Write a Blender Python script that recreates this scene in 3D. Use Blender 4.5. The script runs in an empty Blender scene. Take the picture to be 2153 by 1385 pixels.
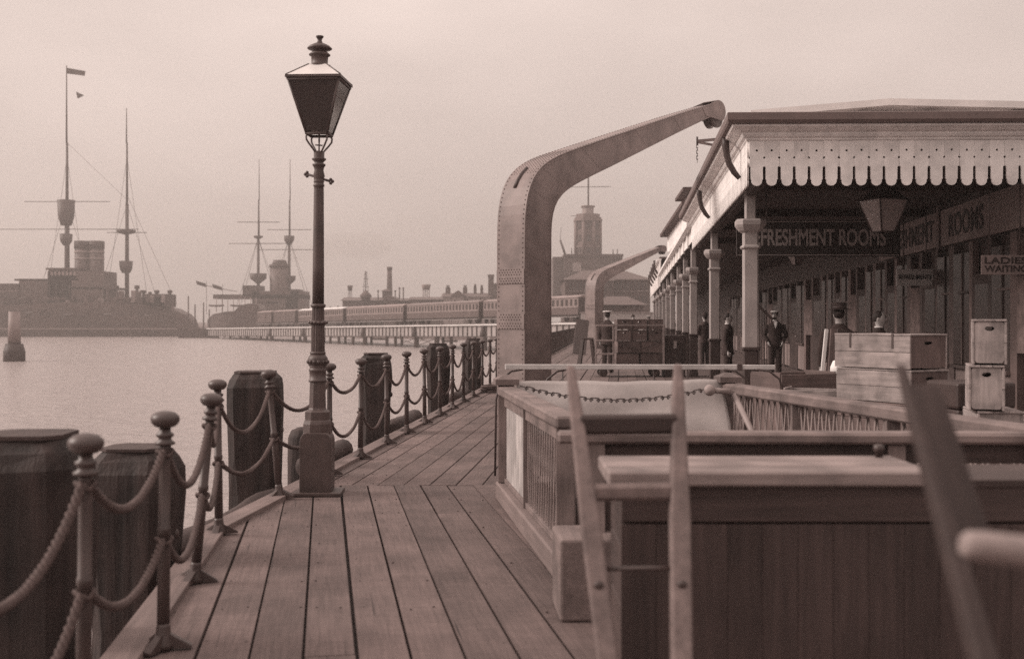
import bpy, bmesh, math, random
from mathutils import Vector, Matrix, Euler
random.seed(7)
PI = math.pi
R = math.radians
S = bpy.context.scene
COL = S.collection

# ------------------------------------------------------------------ camera, world, sun, exposure
F, CX, HY, CH = 2400.0, 1076.5, 672.0, 1.535       # focal length and horizon measured in the print's pixels; eye height in metres
cam_d = bpy.data.cameras.new('camera')
cam = bpy.data.objects.new('camera', cam_d); COL.objects.link(cam)
cam.location = (0, 0, CH); cam.rotation_euler = (PI/2, 0, 0)
cam_d.sensor_fit = 'HORIZONTAL'; cam_d.sensor_width = 36
cam_d.lens = F/2153*36
cam_d.shift_y = -20.5/2153
cam_d.clip_start = 0.05; cam_d.clip_end = 3000
cam_d.dof.use_dof = True; cam_d.dof.focus_distance = 15.0; cam_d.dof.aperture_fstop = 2.3
S.camera = cam

SUN_DIR = Vector((-0.87, 0.02, 0.49)).normalized()   # towards the sun
world = bpy.data.worlds.new('World'); S.world = world; world.use_nodes = True
wn, wl = world.node_tree.nodes, world.node_tree.links
wn.clear()
wo = wn.new('ShaderNodeOutputWorld'); bg = wn.new('ShaderNodeBackground')
sky = wn.new('ShaderNodeTexSky'); sky.sky_type = 'NISHITA'; sky.sun_disc = False
sky.sun_elevation = math.asin(SUN_DIR.z); sky.sun_rotation = math.atan2(SUN_DIR.x, SUN_DIR.y)
sky.air_density = 1.0; sky.dust_density = 3.0
bw = wn.new('ShaderNodeRGBToBW')
wl.new(sky.outputs[0], bw.inputs[0])
tc = wn.new('ShaderNodeTexCoord')
mp = wn.new('ShaderNodeMapping'); mp.inputs['Scale'].default_value = (1.0, 1.0, 2.6)
nz = wn.new('ShaderNodeTexNoise'); nz.inputs['Scale'].default_value = 2.1; nz.inputs['Detail'].default_value = 5; nz.inputs['Roughness'].default_value = 0.5
wl.new(tc.outputs['Generated'], mp.inputs[0]); wl.new(mp.outputs[0], nz.inputs['Vector'])
mr = wn.new('ShaderNodeMapRange'); mr.inputs['From Min'].default_value = 0.3; mr.inputs['From Max'].default_value = 0.7
mr.inputs['To Min'].default_value = 4.7; mr.inputs['To Max'].default_value = 6.9
wl.new(nz.outputs['Fac'], mr.inputs['Value'])
# overcast: the cloud sheet is three times as bright overhead as at the horizon
sx_ = wn.new('ShaderNodeSeparateXYZ'); wl.new(tc.outputs['Generated'], sx_.inputs[0])
oc = wn.new('ShaderNodeMapRange'); oc.inputs['From Min'].default_value = 0.0; oc.inputs['From Max'].default_value = 1.0
oc.inputs['To Min'].default_value = 0.72; oc.inputs['To Max'].default_value = 2.16; oc.clamp = True
wl.new(sx_.outputs['Z'], oc.inputs['Value'])
om = wn.new('ShaderNodeMath'); om.operation = 'MULTIPLY'; wl.new(mr.outputs[0], om.inputs[0]); wl.new(oc.outputs[0], om.inputs[1])
mx = wn.new('ShaderNodeMix'); mx.data_type = 'FLOAT'; mx.inputs[0].default_value = 0.85     # a closed cloud sheet over the clear sky
wl.new(bw.outputs[0], mx.inputs[2]); wl.new(om.outputs[0], mx.inputs[3])
tn = wn.new('ShaderNodeMix'); tn.data_type = 'RGBA'; tn.blend_type = 'MULTIPLY'; tn.inputs[0].default_value = 1
tn.inputs[7].default_value = (1.0, 0.835, 0.765, 1)
wl.new(mx.outputs[0], tn.inputs[6])
wl.new(tn.outputs[2], bg.inputs[0]); bg.inputs[1].default_value = 0.088
wl.new(bg.outputs[0], wo.inputs[0])

sun_d = bpy.data.lights.new('sun', 'SUN'); sun_d.energy = 2.0; sun_d.angle = R(24); sun_d.color = (1.0, 0.88, 0.80)
sun = bpy.data.objects.new('sun', sun_d); COL.objects.link(sun)
sun.rotation_euler = (-SUN_DIR).to_track_quat('-Z', 'Y').to_euler()

S.view_settings.view_transform = 'Standard'; S.view_settings.look = 'None'
S.view_settings.exposure = 0.71; S.view_settings.gamma = 1.0; S.view_settings.use_curve_mapping = False
try:
    S.cycles.use_denoising = False
    S.cycles.volume_bounces = 2; S.cycles.max_bounces = 8
except Exception:
    pass

# ------------------------------------------------------------------ helpers
def W(px, py, d):
    """a point seen at print pixel (px, py), d metres out"""
    return Vector(((px-CX)/F*d, d, CH-(py-HY)/F*d))
def sep(v):
    t = min(1.0, v/0.45)
    return (v, v*(0.64+0.31*t), v*(0.59+0.34*t), 1)

MATS = {}
def mat(name, v, rough=0.65, var=0.18, scale=(6, 6, 6), bump=0.15, bdist=0.01, metal=0.0, spec=0.35, stain=0.0, stain_scale=1.5, rnd=0.0, seed_by_object=True):
    if name in MATS: return MATS[name]
    m = bpy.data.materials.new(name); m.use_nodes = True
    n, l = m.node_tree.nodes, m.node_tree.links
    b = n['Principled BSDF']
    b.inputs['Roughness'].default_value = rough; b.inputs['Metallic'].default_value = metal
    b.inputs['Specular IOR Level'].default_value = spec
    t = n.new('ShaderNodeTexCoord'); oi = n.new('ShaderNodeObjectInfo')
    sc = n.new('ShaderNodeVectorMath'); sc.operation = 'MULTIPLY_ADD'
    sc.inputs[1].default_value = (1, 1, 1)
    cmb = n.new('ShaderNodeVectorMath'); cmb.operation = 'SCALE'; cmb.inputs[0].default_value = (31.7, 17.3, 23.9)
    l.new(oi.outputs['Random'], cmb.inputs['Scale'])
    l.new(t.outputs['Object'], sc.inputs[0]); l.new(cmb.outputs[0], sc.inputs[2])
    mpn = n.new('ShaderNodeMapping'); mpn.inputs['Scale'].default_value = scale
    l.new(sc.outputs[0], mpn.inputs[0])
    nt = n.new('ShaderNodeTexNoise'); nt.inputs['Scale'].default_value = 1.0; nt.inputs['Detail'].default_value = 7; nt.inputs['Roughness'].default_value = 0.6
    l.new(mpn.outputs[0], nt.inputs['Vector'])
    r1 = n.new('ShaderNodeMapRange'); r1.inputs['From Min'].default_value = 0.25; r1.inputs['From Max'].default_value = 0.75
    r1.inputs['To Min'].default_value = 1-var; r1.inputs['To Max'].default_value = 1+var
    l.new(nt.outputs['Fac'], r1.inputs['Value'])
    fac = r1.outputs[0]
    if stain:
        n2 = n.new('ShaderNodeTexNoise'); n2.inputs['Scale'].default_value = stain_scale; n2.inputs['Detail'].default_value = 5
        l.new(sc.outputs[0], n2.inputs['Vector'])
        r2 = n.new('ShaderNodeMapRange'); r2.inputs['From Min'].default_value = 0.42; r2.inputs['From Max'].default_value = 0.66
        r2.inputs['To Min'].default_value = 1.0; r2.inputs['To Max'].default_value = 1-stain
        l.new(n2.outputs['Fac'], r2.inputs['Value'])
        mu = n.new('ShaderNodeMath'); mu.operation = 'MULTIPLY'
        l.new(fac, mu.inputs[0]); l.new(r2.outputs[0], mu.inputs[1]); fac = mu.outputs[0]
    if rnd:
        r3 = n.new('ShaderNodeMapRange'); r3.inputs['To Min'].default_value = 1-rnd; r3.inputs['To Max'].default_value = 1+rnd
        l.new(oi.outputs['Random'], r3.inputs['Value'])
        mu2 = n.new('ShaderNodeMath'); mu2.operation = 'MULTIPLY'
        l.new(fac, mu2.inputs[0]); l.new(r3.outputs[0], mu2.inputs[1]); fac = mu2.outputs[0]
    mc = n.new('ShaderNodeMix'); mc.data_type = 'RGBA'; mc.blend_type = 'MULTIPLY'; mc.inputs[0].default_value = 1
    mc.inputs[6].default_value = sep(v)
    l.new(fac, mc.inputs[7]); l.new(mc.outputs[2], b.inputs['Base Color'])
    if bump:
        bp = n.new('ShaderNodeBump'); bp.inputs['Strength'].default_value = bump; bp.inputs['Distance'].default_value = bdist
        l.new(nt.outputs['Fac'], bp.inputs['Height']); l.new(bp.outputs[0], b.inputs['Normal'])
    MATS[name] = m
    return m
def glass(name, v=0.8, rough=0.08, alpha=0.25):
    if name in MATS: return MATS[name]
    m = bpy.data.materials.new(name); m.use_nodes = True
    n, l = m.node_tree.nodes, m.node_tree.links
    o = n['Material Output']; n.remove(n['Principled BSDF'])
    tr = n.new('ShaderNodeBsdfTransparent'); tr.inputs[0].default_value = sep(v)
    gl = n.new('ShaderNodeBsdfGlossy'); gl.inputs['Roughness'].default_value = rough
    mxs = n.new('ShaderNodeMixShader'); mxs.inputs[0].default_value = alpha
    l.new(tr.outputs[0], mxs.inputs[1]); l.new(gl.outputs[0], mxs.inputs[2]); l.new(mxs.outputs[0], o.inputs[0])
    MATS[name] = m
    return m

WOODY = (45, 2.2, 45)
deck_m = mat('deck_wood', 0.142, 0.8, 0.26, (55, 2.6, 55), 0.5, 0.004, stain=0.30, stain_scale=1.6, rnd=0.13)
def weather(m, crack=0.68, scuff=0.11):
    """worn timber: fine cross scuffs, short checks along the grain and a few dark knots"""
    n, l = m.node_tree.nodes, m.node_tree.links
    b = n['Principled BSDF']; src = b.inputs['Base Color'].links[0].from_socket
    base = [q for q in n if q.type == 'VECT_MATH' and q.operation == 'MULTIPLY_ADD'][0].outputs[0]
    def layer(scale, detail, lo, hi, to0, to1, rough=0.65):
        mp_ = n.new('ShaderNodeMapping'); mp_.inputs['Scale'].default_value = scale; l.new(base, mp_.inputs[0])
        t_ = n.new('ShaderNodeTexNoise'); t_.inputs['Scale'].default_value = 1; t_.inputs['Detail'].default_value = detail; t_.inputs['Roughness'].default_value = rough; l.new(mp_.outputs[0], t_.inputs['Vector'])
        r_ = n.new('ShaderNodeMapRange'); r_.inputs['From Min'].default_value = lo; r_.inputs['From Max'].default_value = hi; r_.inputs['To Min'].default_value = to0; r_.inputs['To Max'].default_value = to1
        l.new(t_.outputs['Fac'], r_.inputs['Value']); return r_.outputs[0]
    outs = [layer((6, 17, 6), 9, 0.3, 0.7, 1-scuff, 1+scuff), layer((60, 0.9, 60), 3, 0.655, 0.72, 1.0, 1-crack), layer((11, 5, 11), 2, 0.74, 0.80, 1.0, 0.55), layer((0.9, 0.7, 0.9), 4, 0.35, 0.65, 0.86, 1.12)]
    for o_ in outs:
        mu = n.new('ShaderNodeMix'); mu.data_type = 'RGBA'; mu.blend_type = 'MULTIPLY'; mu.inputs[0].default_value = 1
        l.new(src, mu.inputs[6]); l.new(o_, mu.inputs[7]); src = mu.outputs[2]
    l.new(src, b.inputs['Base Color'])
weather(deck_m)
edge_m = mat('deck_edge_wood', 0.18, 0.75, 0.25, (26, 1.6, 26), 0.4, 0.006, stain=0.2)
under_m = mat('tarred_timber', 0.05, 0.7, 0.35, (10, 2, 10), 0.5, 0.02)
pile_m = mat('wet_pile_timber', 0.036, 0.7, 0.6, (11, 11, 0.9), 1.0, 0.03, stain=0.5, stain_scale=2.5)
iron_m = mat('painted_iron', 0.065, 0.45, 0.2, (9, 9, 9), 0.2, 0.003, spec=0.5, stain=0.25, stain_scale=5)
lampiron_m = mat('lamp_iron', 0.078, 0.5, 0.2, (12, 12, 5), 0.25, 0.003, spec=0.45, stain=0.3, stain_scale=4)
rope_m = mat('tarred_rope', 0.075, 0.8, 0.35, (60, 60, 60), 0.4, 0.004)
crane_m = mat('crane_grey_paint', 0.22, 0.55, 0.12, (5, 5, 2), 0.12, 0.004, spec=0.4, stain=0.30, stain_scale=2.8)
crane_web_m = crane_m
white_m = mat('white_paint', 0.86, 0.55, 0.08, (9, 9, 2.5), 0.15, 0.003, stain=0.20, stain_scale=3.5, rnd=0.05)
cream_m = mat('cream_paint', 0.36, 0.55, 0.10, (7, 7, 2.5), 0.12, 0.003, stain=0.16, stain_scale=3)
black_m = mat('black_paint', 0.05, 0.5, 0.25, (8, 8, 8), 0.2, 0.003)
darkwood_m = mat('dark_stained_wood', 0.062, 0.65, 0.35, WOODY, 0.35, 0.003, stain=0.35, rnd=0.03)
midwood_m = mat('weathered_rail_wood', 0.20, 0.75, 0.22, (40, 2.2, 40), 0.5, 0.006, stain=0.40, stain_scale=4, rnd=0.10)
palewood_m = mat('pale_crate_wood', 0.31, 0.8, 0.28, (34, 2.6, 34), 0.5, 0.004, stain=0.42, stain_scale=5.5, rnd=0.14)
brownwood_m = mat('brown_crate_wood', 0.13, 0.75, 0.3, (34, 2.0, 34), 0.4, 0.004, stain=0.3, stain_scale=4, rnd=0.22)  # also paints the shade on the stairwell crates' ends
lattice_m = mat('lattice_wood', 0.24, 0.75, 0.25, (30, 2, 30), 0.3, 0.003, rnd=0.15)
canvas_m = mat('grey_canvas', 0.38, 0.85, 0.10, (5, 5, 5), 0.35, 0.02, stain=0.18, stain_scale=2.2)
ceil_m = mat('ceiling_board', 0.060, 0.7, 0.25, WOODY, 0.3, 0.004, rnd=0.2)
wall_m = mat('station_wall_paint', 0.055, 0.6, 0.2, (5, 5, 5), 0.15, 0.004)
pilaster_m = mat('pilaster_paint', 0.12, 0.6, 0.2, (6, 6, 3), 0.15, 0.003, stain=0.3, rnd=0.6)
signwall_m = mat('sign_board_paint', 0.22, 0.65, 0.12, (4, 4, 4), 0.1, 0.003)
letter_dark_m = mat('dark_lettering', 0.03, 0.6, 0.1)
letter_gold_m = mat('gilt_lettering', 0.34, 0.5, 0.15, (20, 20, 20))
steel_haze_m = mat('warship_grey', 0.10, 0.6, 0.25, (0.25, 0.25, 0.7), 0.0, stain=0.3, stain_scale=0.2)
ship_dark_m = mat('warship_dark', 0.055, 0.6, 0.25, (0.3, 0.3, 0.3), 0.0)
ship_pale_m = mat('warship_pale', 0.24, 0.6, 0.2, (0.3, 0.3, 0.3), 0.0)
brick_m = mat('sooty_brick', 0.09, 0.8, 0.25, (1.2, 1.2, 4), 0.0, stain=0.3, stain_scale=0.12)
stone_m = mat('pale_stone', 0.28, 0.8, 0.15, (0.6, 0.6, 1.2), 0.0)
slate_m = mat('slate_roof', 0.095, 0.7, 0.2, (1, 1, 2), 0.0)
farpaint_m = mat('far_white_paint', 0.62, 0.7, 0.12, (0.4, 0.4, 0.4), 0.0)
girder_m = mat('girder_paint', 0.36, 0.6, 0.15, (0.6, 0.6, 1), 0.0, stain=0.25, stain_scale=0.3)
fariron_m = mat('far_dark_iron', 0.05, 0.6, 0.25, (1, 1, 1), 0.0)
coach_m = mat('coach_dark', 0.085, 0.5, 0.2, (0.8, 0.8, 0.8), 0.0, rnd=0.15)
coach_up_m = mat('coach_upper', 0.20, 0.5, 0.15, (0.8, 0.8, 0.8), 0.0, rnd=0.12)
coach_roof_m = mat('coach_roof', 0.20, 0.6, 0.2, (0.5, 0.5, 0.5), 0.0, rnd=0.25)
pane_m = mat('dark_window', 0.03, 0.12, 0.1, (1, 1, 1), 0.0, spec=0.6)
skin_m = mat('skin', 0.42, 0.6, 0.06, (20, 20, 20), 0.0)
coat_m = mat('dark_cloth', 0.04, 0.9, 0.25, (25, 25, 10), 0.3, 0.01)
coat2_m = mat('brown_cloth', 0.055, 0.9, 0.25, (25, 25, 10), 0.3, 0.01)
linen_m = mat('white_linen', 0.72, 0.85, 0.06, (20, 20, 20), 0.2, 0.005)
hair_m = mat('dark_hair', 0.025, 0.7, 0.3, (60, 60, 20), 0.3, 0.004)
lampglass_m = glass('lamp_glass', 0.35, 0.15, 0.30)
opal_m = mat('opal_roof_glass', 0.66, 0.35, 0.06, (6, 6, 6), 0.05)
wallglass_m = mat('wall_window_glass', 0.03, 0.28, 0.3, (2, 2, 2), 0.0, spec=0.3)

for m_ in (edge_m, midwood_m, palewood_m, pile_m): weather(m_, 0.45, 0.06)
WM = {}
def wm(o):
    return WM.get(o.name, Matrix.Identity(4))
def tag(o, label=None, cat=None, group=None, kind=None):
    if label: o['label'] = label
    if cat: o['category'] = cat
    if group: o['group'] = group
    if kind: o['kind'] = kind
    return o
def thing(name, label, cat, loc=(0, 0, 0), rotz=0.0, group=None, kind=None, rot=None):
    o = bpy.data.objects.new(name, None); COL.objects.link(o)
    o.empty_display_size = 0.1
    M = Matrix.Translation(Vector(loc)) @ (rot.to_matrix().to_4x4() if rot else Matrix.Rotation(rotz, 4, 'Z'))
    o.matrix_basis = M; WM[o.name] = M
    return tag(o, label, cat, group, kind)
def link(o, parent, M):
    COL.objects.link(o)
    if parent is not None:
        o.parent = parent
        o.matrix_basis = wm(parent).inverted() @ M
    else:
        o.matrix_basis = M
    WM[o.name] = M
    return o
def copy_tree(root, M, label=None, group=None):
    """copy a thing, its parts and sub-parts; M is the copy's world matrix"""
    def rec(o, parent, Mw):
        c = o.copy()
        for k in ('label',):
            pass
        link(c, parent, Mw)
        for ch in [x for x in KIDS.get(o.name, [])]:
            rec(ch, c, Mw @ (wm(o).inverted() @ wm(ch)))
        return c
    r = rec(root, None, M)
    if label: r['label'] = label
    if group: r['group'] = group
    return r
KIDS = {}
class MB:
    def __init__(s): s.v = []; s.f = []; s.sm = []
    def add(s, vs, fs, smooth=False):
        b = len(s.v); s.v += [Vector(p) for p in vs]; s.f += [tuple(i+b for i in f) for f in fs]; s.sm += [smooth]*len(fs)
        return s
    def box(s, x0, x1, y0, y1, z0, z1, M=None):
        vs = [Vector((x, y, z)) for x in (x0, x1) for y in (y0, y1) for z in (z0, z1)]
        if M is not None: vs = [M @ p for p in vs]
        return s.add(vs, [(0, 1, 3, 2), (4, 6, 7, 5), (0, 4, 5, 1), (2, 3, 7, 6), (0, 2, 6, 4), (1, 5, 7, 3)])
    def prism(s, poly, z0, z1, M=None):
        """poly: (x, y) counter-clockwise, extruded z0..z1"""
        n = len(poly)
        vs = [Vector((x, y, z0)) for x, y in poly]+[Vector((x, y, z1)) for x, y in poly]
        if M is not None: vs = [M @ p for p in vs]
        return s.add(vs, [tuple(range(n-1, -1, -1)), tuple(range(n, 2*n))]+[(i, (i+1) % n, (i+1) % n+n, i+n) for i in range(n)])
    def tube(s, pts, rad, n=8, cap=True, smooth=True):
        pts = [Vector(p) for p in pts]
        rr = rad if isinstance(rad, (list, tuple)) else [rad]*len(pts)
        vs, fs = [], []
        up = None
        for i, p in enumerate(pts):
            t = (pts[min(i+1, len(pts)-1)]-pts[max(i-1, 0)])
            t = t.normalized() if t.length > 1e-9 else Vector((0, 0, 1))
            if up is None:
                up = Vector((0, 0, 1)) if abs(t.z) < 0.9 else Vector((1, 0, 0))
            a = t.cross(up)
            if a.length < 1e-6: a = t.cross(Vector((0, 1, 0)))
            a.normalize(); b = a.cross(t).normalized(); up = b
            for k in range(n):
                q = 2*PI*k/n
                vs.append(p+(a*math.cos(q)+b*math.sin(q))*rr[i])
        m = len(pts)
        for i in range(m-1):
            for k in range(n):
                fs.append((i*n+k, i*n+(k+1) % n, (i+1)*n+(k+1) % n, (i+1)*n+k))
        s.add(vs, fs, smooth)
        if cap:
            b0 = len(s.v)-m*n
            s.f.append(tuple(b0+k for k in range(n-1, -1, -1))); s.sm.append(False)
            s.f.append(tuple(b0+(m-1)*n+k for k in range(n))); s.sm.append(False)
        return s
    def lathe(s, prof, n=20, o=(0, 0, 0), smooth=True, rot0=0.0, M=None):
        """prof: (radius, z) from bottom to top"""
        o = Vector(o); vs, fs = [], []
        for r, z in prof:
            for k in range(n):
                q = 2*PI*k/n+rot0
                p = o+Vector((r*math.cos(q), r*math.sin(q), z))
                vs.append(M @ p if M is not None else p)
        m = len(prof)
        for i in range(m-1):
            for k in range(n):
                fs.append((i*n+k, i*n+(k+1) % n, (i+1)*n+(k+1) % n, (i+1)*n+k))
        fs.append(tuple(range(n-1, -1, -1))); fs.append(tuple((m-1)*n+k for k in range(n)))
        s.add(vs, fs[:-2], smooth); b0 = len(s.v)-m*n
        for f in fs[-2:]:
            s.f.append(tuple(i+b0 for i in f)); s.sm.append(False)
        return s
    def ball(s, c, r, n=12, m=8, sc=(1, 1, 1), M=None):
        c = Vector(c); vs, fs = [], []
        for i in range(1, m):
            a = PI*i/m
            for k in range(n):
                q = 2*PI*k/n
                vs.append(Vector((r*sc[0]*math.sin(a)*math.cos(q), r*sc[1]*math.sin(a)*math.sin(q), -r*sc[2]*math.cos(a))))
        vs += [Vector((0, 0, -r*sc[2])), Vector((0, 0, r*sc[2]))]
        for i in range(m-2):
            for k in range(n):
                fs.append((i*n+k, i*n+(k+1) % n, (i+1)*n+(k+1) % n, (i+1)*n+k))
        B, T = (m-1)*n, (m-1)*n+1
        for k in range(n):
            fs.append((B, (k+1) % n, k)); fs.append((T, (m-2)*n+k, (m-2)*n+(k+1) % n))
        if M is not None: vs = [M @ p for p in vs]
        return s.add([p+c for p in vs], fs, True)
    def mesh(s, name, material=None, inv=None):
        me = bpy.data.meshes.new(name)
        me.from_pydata([(inv @ p) if inv is not None else p for p in s.v], [], s.f)
        me.polygons.foreach_set('use_smooth', s.sm)
        if material: me.materials.append(material)
        me.update()
        return me
    def build(s, name, material, parent=None, M=None, world=True, bevel=0.0):
        """verts are world coords when world=True, else local to M (or to the parent)"""
        if M is None: M = wm(parent) if parent is not None else Matrix.Identity(4)
        me = s.mesh(name, material, M.inverted() if world else None)
        o = bpy.data.objects.new(name, me); link(o, parent, M)
        if parent is not None: KIDS.setdefault(parent.name, []).append(o)
        if bevel:
            b = o.modifiers.new('bevel', 'BEVEL'); b.width = bevel; b.segments = 2; b.limit_method = 'ANGLE'
        return o
    def single(s, name, material, label, cat, loc, rotz=0, group=None, kind=None, world=True):
        M = Matrix.Translation(Vector(loc)) @ Matrix.Rotation(rotz, 4, 'Z')
        return tag(s.build(name, material, None, M, world), label, cat, group, kind)

def put(me, name, parent, M):
    o = bpy.data.objects.new(name, me); link(o, parent, M)
    if parent is not None: KIDS.setdefault(parent.name, []).append(o)
    return o
BOXES = {}
def boxmesh(sx, sy, sz, m, bev=0.004):
    """chamfered box centred on its origin, long axis y"""
    key = (round(sx, 3), round(sy, 3), round(sz, 3), m.name, round(bev, 4))
    if key in BOXES: return BOXES[key]
    bev = min(bev, sx*0.3, sy*0.3, sz*0.3)
    bm = bmesh.new(); bmesh.ops.create_cube(bm, size=1.0)
    for v in bm.verts: v.co = Vector((v.co.x*sx, v.co.y*sy, v.co.z*sz))
    if bev > 0: bmesh.ops.bevel(bm, geom=bm.edges[:], offset=bev, segments=1, affect='EDGES', profile=0.5)
    me = bpy.data.meshes.new('board'); bm.to_mesh(me); bm.free(); me.materials.append(m)
    BOXES[key] = me
    return me
def frame_from(p0, p1, up=Vector((0, 0, 1)), roll=0.0):
    p0, p1 = Vector(p0), Vector(p1)
    y = (p1-p0).normalized()
    if abs(y.dot(up)) > 0.99: up = Vector((0, 1, 0)) if abs(y.z) > 0.9 else Vector((1, 0, 0))
    x = y.cross(up).normalized(); z = x.cross(y).normalized()
    M = Matrix((x, y, z)).transposed().to_4x4()
    M.translation = (p0+p1)/2
    if roll: M = M @ Matrix.Rotation(roll, 4, 'Y')
    return M
def bar(name, p0, p1, w, t, m, parent, up=Vector((0, 0, 1)), bev=0.004, roll=0.0):
    """a board from p0 to p1: w across, t in the 'up' direction"""
    L = (Vector(p1)-Vector(p0)).length
    return put(boxmesh(w, L, t, m, bev), name, parent, frame_from(p0, p1, up, roll))
def curve_mesh(splines, depth, m, name):
    """flat shape with holes: outlines (x, y) filled and extruded to +-depth"""
    cu = bpy.data.curves.new('shape', 'CURVE'); cu.dimensions = '2D'; cu.fill_mode = 'BOTH'; cu.extrude = depth
    for pts in splines:
        sp = cu.splines.new('POLY'); sp.points.add(len(pts)-1)
        for i, (x, y) in enumerate(pts): sp.points[i].co = (x, y, 0, 1)
        sp.use_cyclic_u = True
    ob = bpy.data.objects.new('shape', cu); COL.objects.link(ob)
    bpy.context.view_layer.update()
    me = bpy.data.meshes.new_from_object(ob.evaluated_get(bpy.context.evaluated_depsgraph_get()))
    bpy.data.objects.remove(ob); bpy.data.curves.remove(cu)
    me.name = name; me.materials.clear(); me.materials.append(m)
    return me
def text_mesh(txt, size, m, name, depth=0.004, bold=0.012, spacing=1.0, width=None):
    cu = bpy.data.curves.new('text', 'FONT'); cu.body = txt; cu.size = size; cu.extrude = depth; cu.offset = bold*size
    cu.align_x = 'CENTER'; cu.align_y = 'CENTER'; cu.space_character = spacing
    ob = bpy.data.objects.new('text', cu); COL.objects.link(ob)
    bpy.context.view_layer.update()
    me = bpy.data.meshes.new_from_object(ob.evaluated_get(bpy.context.evaluated_depsgraph_get()))
    bpy.data.objects.remove(ob); bpy.data.curves.remove(cu)
    if width:
        xs = [v.co.x for v in me.vertices]; k = width/(max(xs)-min(xs)); c = (max(xs)+min(xs))/2
        for v in me.vertices: v.co.x = (v.co.x-c)*k
    me.name = name; me.materials.clear(); me.materials.append(m)
    return me
def circle(cx, cy, r, n=12): return [(cx+r*math.cos(2*PI*k/n), cy+r*math.sin(2*PI*k/n)) for k in range(n)]
def clip(poly, half):
    """poly clipped to convex polygon 'half' (counter-clockwise)"""
    out = poly
    for i in range(len(half)):
        a, b = half[i], half[(i+1) % len(half)]
        def side(p): return (b[0]-a[0])*(p[1]-a[1])-(b[1]-a[1])*(p[0]-a[0])
        inp, out = out, []
        for j in range(len(inp)):
            p, q = inp[j], inp[(j+1) % len(inp)]
            sp_, sq = side(p), side(q)
            if sp_ >= 0: out.append(p)
            if sp_*sq < 0:
                t = sp_/(sp_-sq); out.append((p[0]+(q[0]-p[0])*t, p[1]+(q[1]-p[1])*t))
        if not out: return []
    return out
def area(p): return 0.5*abs(sum(p[i][0]*p[(i+1) % len(p)][1]-p[(i+1) % len(p)][0]*p[i][1] for i in range(len(p))))

# ------------------------------------------------------------------ setting: water, far shore, deck
WZ = CH-4.0
def water_material():
    m = bpy.data.materials.new('harbour_water'); m.use_nodes = True
    n, l = m.node_tree.nodes, m.node_tree.links; b = n['Principled BSDF']
    b.inputs['Base Color'].default_value = sep(0.33); b.inputs['Roughness'].default_value = 0.20; b.inputs['IOR'].default_value = 1.33
    t = n.new('ShaderNodeTexCoord')
    hs = []
    for sc_, st, dt in (((0.5, 1.3, 1), 1.0, 3), ((2.2, 5.0, 1), 1.0, 4)):
        mpn = n.new('ShaderNodeMapping'); mpn.inputs['Scale'].default_value = sc_
        nt = n.new('ShaderNodeTexNoise'); nt.inputs['Scale'].default_value = st; nt.inputs['Detail'].default_value = dt
        l.new(t.outputs['Object'], mpn.inputs[0]); l.new(mpn.outputs[0], nt.inputs['Vector']); hs.append(nt)
    ad = n.new('ShaderNodeMath'); ad.operation = 'MULTIPLY_ADD'; ad.inputs[1].default_value = 0.35
    l.new(hs[1].outputs['Fac'], ad.inputs[0]); l.new(hs[0].outputs['Fac'], ad.inputs[2])
    bp = n.new('ShaderNodeBump'); bp.inputs['Strength'].default_value = 1.0; bp.inputs['Distance'].default_value = 0.55
    l.new(ad.outputs[0], bp.inputs['Height']); l.new(bp.outputs[0], b.inputs['Normal'])
    return m
MB().add([(-700, -80, WZ), (700, -80, WZ), (700, 900, WZ), (-700, 900, WZ)], [(0, 1, 2, 3)]).single(
    'water', water_material(), 'pale rippled harbour water beside the pier', 'water', (0, 0, WZ), kind='structure')

# far quay and the dockyard ground behind it
shore = [W(px, HY, d) for px, d in ((-900, 470), (-200, 420), (300, 350), (800, 250), (1130, 205), (1420, 170), (2400, 150))]
mb = MB()
ring = [(p.x, p.y) for p in shore]+[(690, 160), (690, 890), (-690, 890)]
mb.prism(ring, WZ-0.5, WZ+1.9)
mb.single('dockyard_ground', mat('quay_stone', 0.10, 0.8, 0.3, (0.3, 0.3, 1), 0), 'low dark dockyard quay across the water', 'quay', (0, 300, WZ), kind='structure')

# the pier deck
def xe(y):                                    # water edge of the deck
    if y <= 8.3: return -1.68-0.1287*(y-4.26)
    if y <= 10.6: return -2.20+0.23*(y-8.3)/2.3
    return -1.97+0.0905*(y-10.6)
HA, HB, HC, HD = (-0.05, 9.75), (1.92, 10.15), (2.75, 6.0), (0.42, 6.05)       # stairwell corners
P1 = [(-0.874, -2), (1.44, -2), (0.42, 6.05), (-0.05, 9.75), (-0.158, 10.6), (-1.97, 10.6), (-2.20, 8.3)]
P2 = [(1.44, -2), (4.35, -2), (2.75, 6.0), (0.42, 6.05)]
P3 = [(4.35, -2), (9.5, -2), (9.5, 10.6), (1.83, 10.6), (1.92, 10.15), (2.75, 6.0)]
P4 = [(-0.05, 9.75), (1.92, 10.15), (1.83, 10.6), (-0.158, 10.6)]
P5 = [(-1.97, 10.6), (9.5, 10.6), (19.5, 112), (xe(112), 112)]
PZ = 0.05                                     # plank thickness
mb = MB()
for P in (P1, P2, P3, P4, P5): mb.prism(P, -0.38, -PZ-0.006)
deck = tag(mb.build('pier_deck', under_m, None, Matrix.Translation((0, 10, 0))), 'long timber pier deck of wide worn planks', 'deck', kind='structure')
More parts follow.
